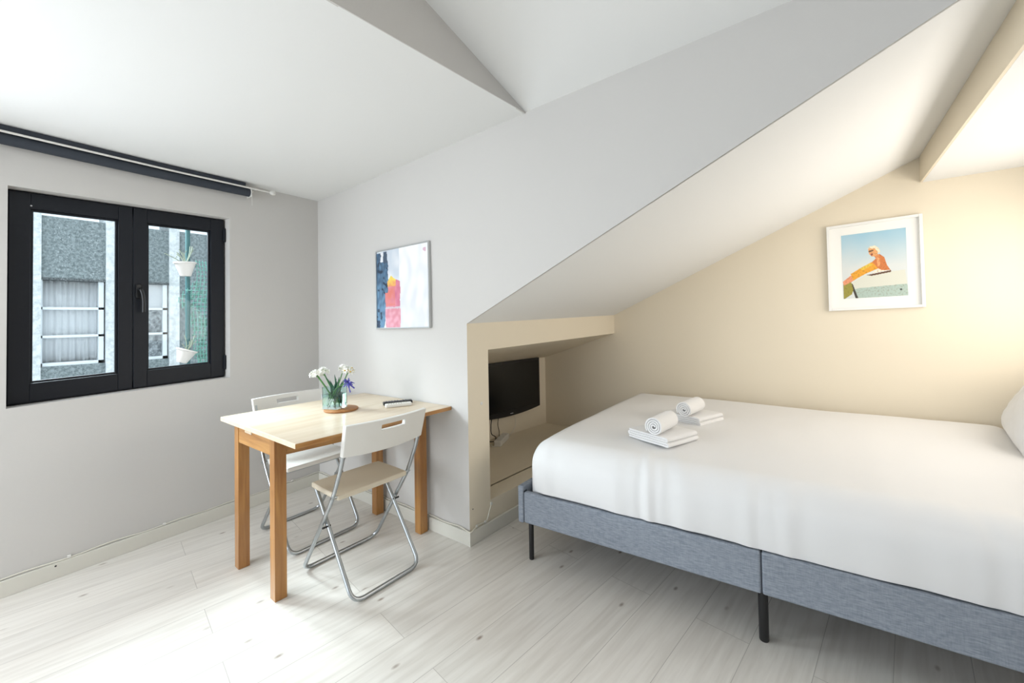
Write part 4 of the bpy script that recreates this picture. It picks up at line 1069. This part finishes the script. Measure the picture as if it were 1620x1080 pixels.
# d = how far behind the front plane x=-6.5
for (a, b) in ((-0.9, 0.316), (0.80, 1.12), (1.366, 1.467), (2.3, 2.9)):
    fbox('pilaster', a, b, -3.0, 3.4 if b < 2 else 2.9, 0.0, 0.5, M['white_st'])
for (a, b, hw) in ((0.316, 0.80, 1), (1.12, 1.366, 1), (1.467, 2.3, 0)):
    zt_ = 2.41 if b < 2 else 2.42
    if hw:
        fbox('spandrel', a, b, 1.742, zt_, 0.03, 0.3, M['grey_st']); fbox('drip_edge', a, b, 1.725, 1.748, 0.015, 0.2, M['dark_drip'])
        fbox('spandrel', a, b, -1.2, 0.80, 0.03, 0.3, M['grey_st'])
        wf = fbox('facade_window', a, b-0.012, 0.80, 0.835, 0.05, 0.14, M['facwin'])
        for z in (1.115, 1.42): fbox('window_bar', a, b-0.012, z-0.012, z+0.014, 0.05, 0.12, M['facwin'], wf)
        fbox('window_post', b-0.055, b-0.012, 0.80, 1.73, 0.05, 0.14, M['facwin'], wf)
        fbox('window_post', a, a+0.012, 0.80, 1.73, 0.05, 0.14, M['facwin'], wf)
        if a < 0.5:
            cm = MB(); vs_ = []; n_ = 60
            for i in range(n_+1):
                y = a+0.01+(b-a-0.06)*i/n_; x = -0.16+0.010*math.sin(i*0.45)+0.004*math.sin(i*1.3+1)
                vs_ += [(x, y-1.0, 3.83), (x*0.9-0.016, y-1.0, 4.73)]
            cm.add(vs_, [(2*i, 2*i+2, 2*i+3, 2*i+1) for i in range(n_)]); co = cm.build('net_curtain', M['curtain'], wf, smooth=True)
            sm = co.modifiers.new('s', 'SOLIDIFY'); sm.thickness = 0.002
        else:
            fbox('frosted_pane', a, b-0.05, 0.83, 1.41, 0.10, 0.12, M['frost'], wf); fbox('net_curtain', a, b-0.05, 1.41, 1.73, 0.10, 0.12, M['curtain'], wf)
    else: fbox('spandrel', a, b, -3.0, zt_, 0.03, 0.3, M['grey_st'])
fbox('back_wall', -0.9, 2.9, -3.0, 2.30, 0.32, 0.6, M['white_st'])
mb = MB(); mb.box(-12, -3.4, -8, 9, -3.15, -3.0); gr = mb.build('courtyard_ground', M['pave']); struct(gr)
# green post, mesh, pots hanging from it
KX = -5.0
pp_ = MB(); pp_.tube([(0, 0, 0), (0, 0, 5.6)], 0.020, 16)
tag(pp_.build('drain_pipe', M['teal'], smooth=True, loc=(KX, 1.193, -3.0)), 'dark teal vertical pipe outside the right window sash', 'pipe')
nt_ = MB(); random.seed(11)
def wav(y, z): return 0.05*math.sin(y*9+z*5)+0.03*math.sin(z*13+y*4)
ya_, yb_ = 1.13, 1.42
def left_edge(z): return 1.245-0.13*math.exp(-((z-1.47)/0.16)**2)-0.02*math.sin(z*7)
zz = [0.60+i*0.040 for i in range(32)]; yy = [1.10+i*0.028 for i in range(14)]
for z in zz:
    pts = [(wav(y, z)+0.05, y-1.2, z) for y in [left_edge(z)+j*0.02 for j in range(20)] if y < 1.5]
    if len(pts) > 1: nt_.tube(pts, 0.0030, 5, cap=False)
for y in yy:
    seg = []
    for k_ in range(46):
        z = 0.60+k_*0.028
        if y >= left_edge(z)-0.01: seg.append((wav(y, z)+0.05, y-1.2, z))
        elif len(seg) > 1: nt_.tube(seg, 0.0030, 5, cap=False); seg = []
        else: seg = []
    if len(seg) > 1: nt_.tube(seg, 0.0030, 5, cap=False)
tag(nt_.build('plastic_mesh', M['net'], smooth=True, loc=(KX, 1.2, 0)), 'crumpled green plastic mesh outside behind the hanging pots', 'mesh')
vn = MB()
for i in range(520):
    z = random.uniform(0.68, 1.72); y = random.uniform(left_edge(z)+0.03, 1.46)
    if noise.noise(Vector((y*6, z*4, 1))) < -0.12: continue
    c = Vector((wav(y, z)-0.02+random.uniform(-.05, .05), y-1.2, z)); a = random.uniform(0, PI); L = random.uniform(0.012, 0.026)
    d1 = Vector((random.uniform(-.5, .5), math.cos(a), math.sin(a)))*L; d2 = Vector((random.uniform(-.5, .5), -math.sin(a), math.cos(a)))*L*0.45
    vn.add([c-d1, c-d2, c+d1, c+d2], [(0, 1, 2, 3)])
vo_ = vn.build('climbing_foliage', M['vine'], loc=(KX, 1.2, 0)); tag(vo_, 'grey green climbing foliage tangled in the plastic mesh', 'foliage'); vo_['kind'] = 'stuff'
def hpot(y, z, s_, tilt, label, seed, nt):
    o = thing('hanging_pot', label, 'pot', (KX+0.10, y, z), 0, None); o.rotation_euler = (tilt, 0, 0)
    mb = MB(); mb.lathe([(0.0001, -0.085*s_), (0.045*s_, -0.085*s_), (0.088*s_, 0.045*s_), (0.098*s_, 0.047*s_), (0.098*s_, 0.062*s_), (0.088*s_, 0.062*s_), (0.080*s_, 0.035*s_), (0.0001, 0.03*s_)], n=28, cap=False)
    mb.build('pot', M['pot'], o, smooth=True); random.seed(seed)
    tw_ = MB()
    for i in range(nt):
        a = random.uniform(-1.1, 0.35); L = random.uniform(0.10, 0.22)*s_
        e_ = Vector((random.uniform(-.03, .03), math.sin(a)*L, 0.03+math.cos(a)*L)); mid = e_*0.55+Vector((0, 0.01, 0.015))
        tw_.tube(spline([(0, 0, 0.03), mid, e_], 5), 0.004, 6)
        if i % 2: tw_.tube([mid, mid+Vector((0, 0.03, 0.06))], 0.0025, 5)
    tw_.build('dry_twigs', M['twig'], o, smooth=True)
hpot(1.150, 1.770, 0.92, 0.05, 'upper pale clay pot with dry twigs hanging outside the window', 2, 7)
hpot(1.145, 0.925, 0.88, -0.35, 'lower tilted pale clay pot with dry twigs outside the window', 6, 7)
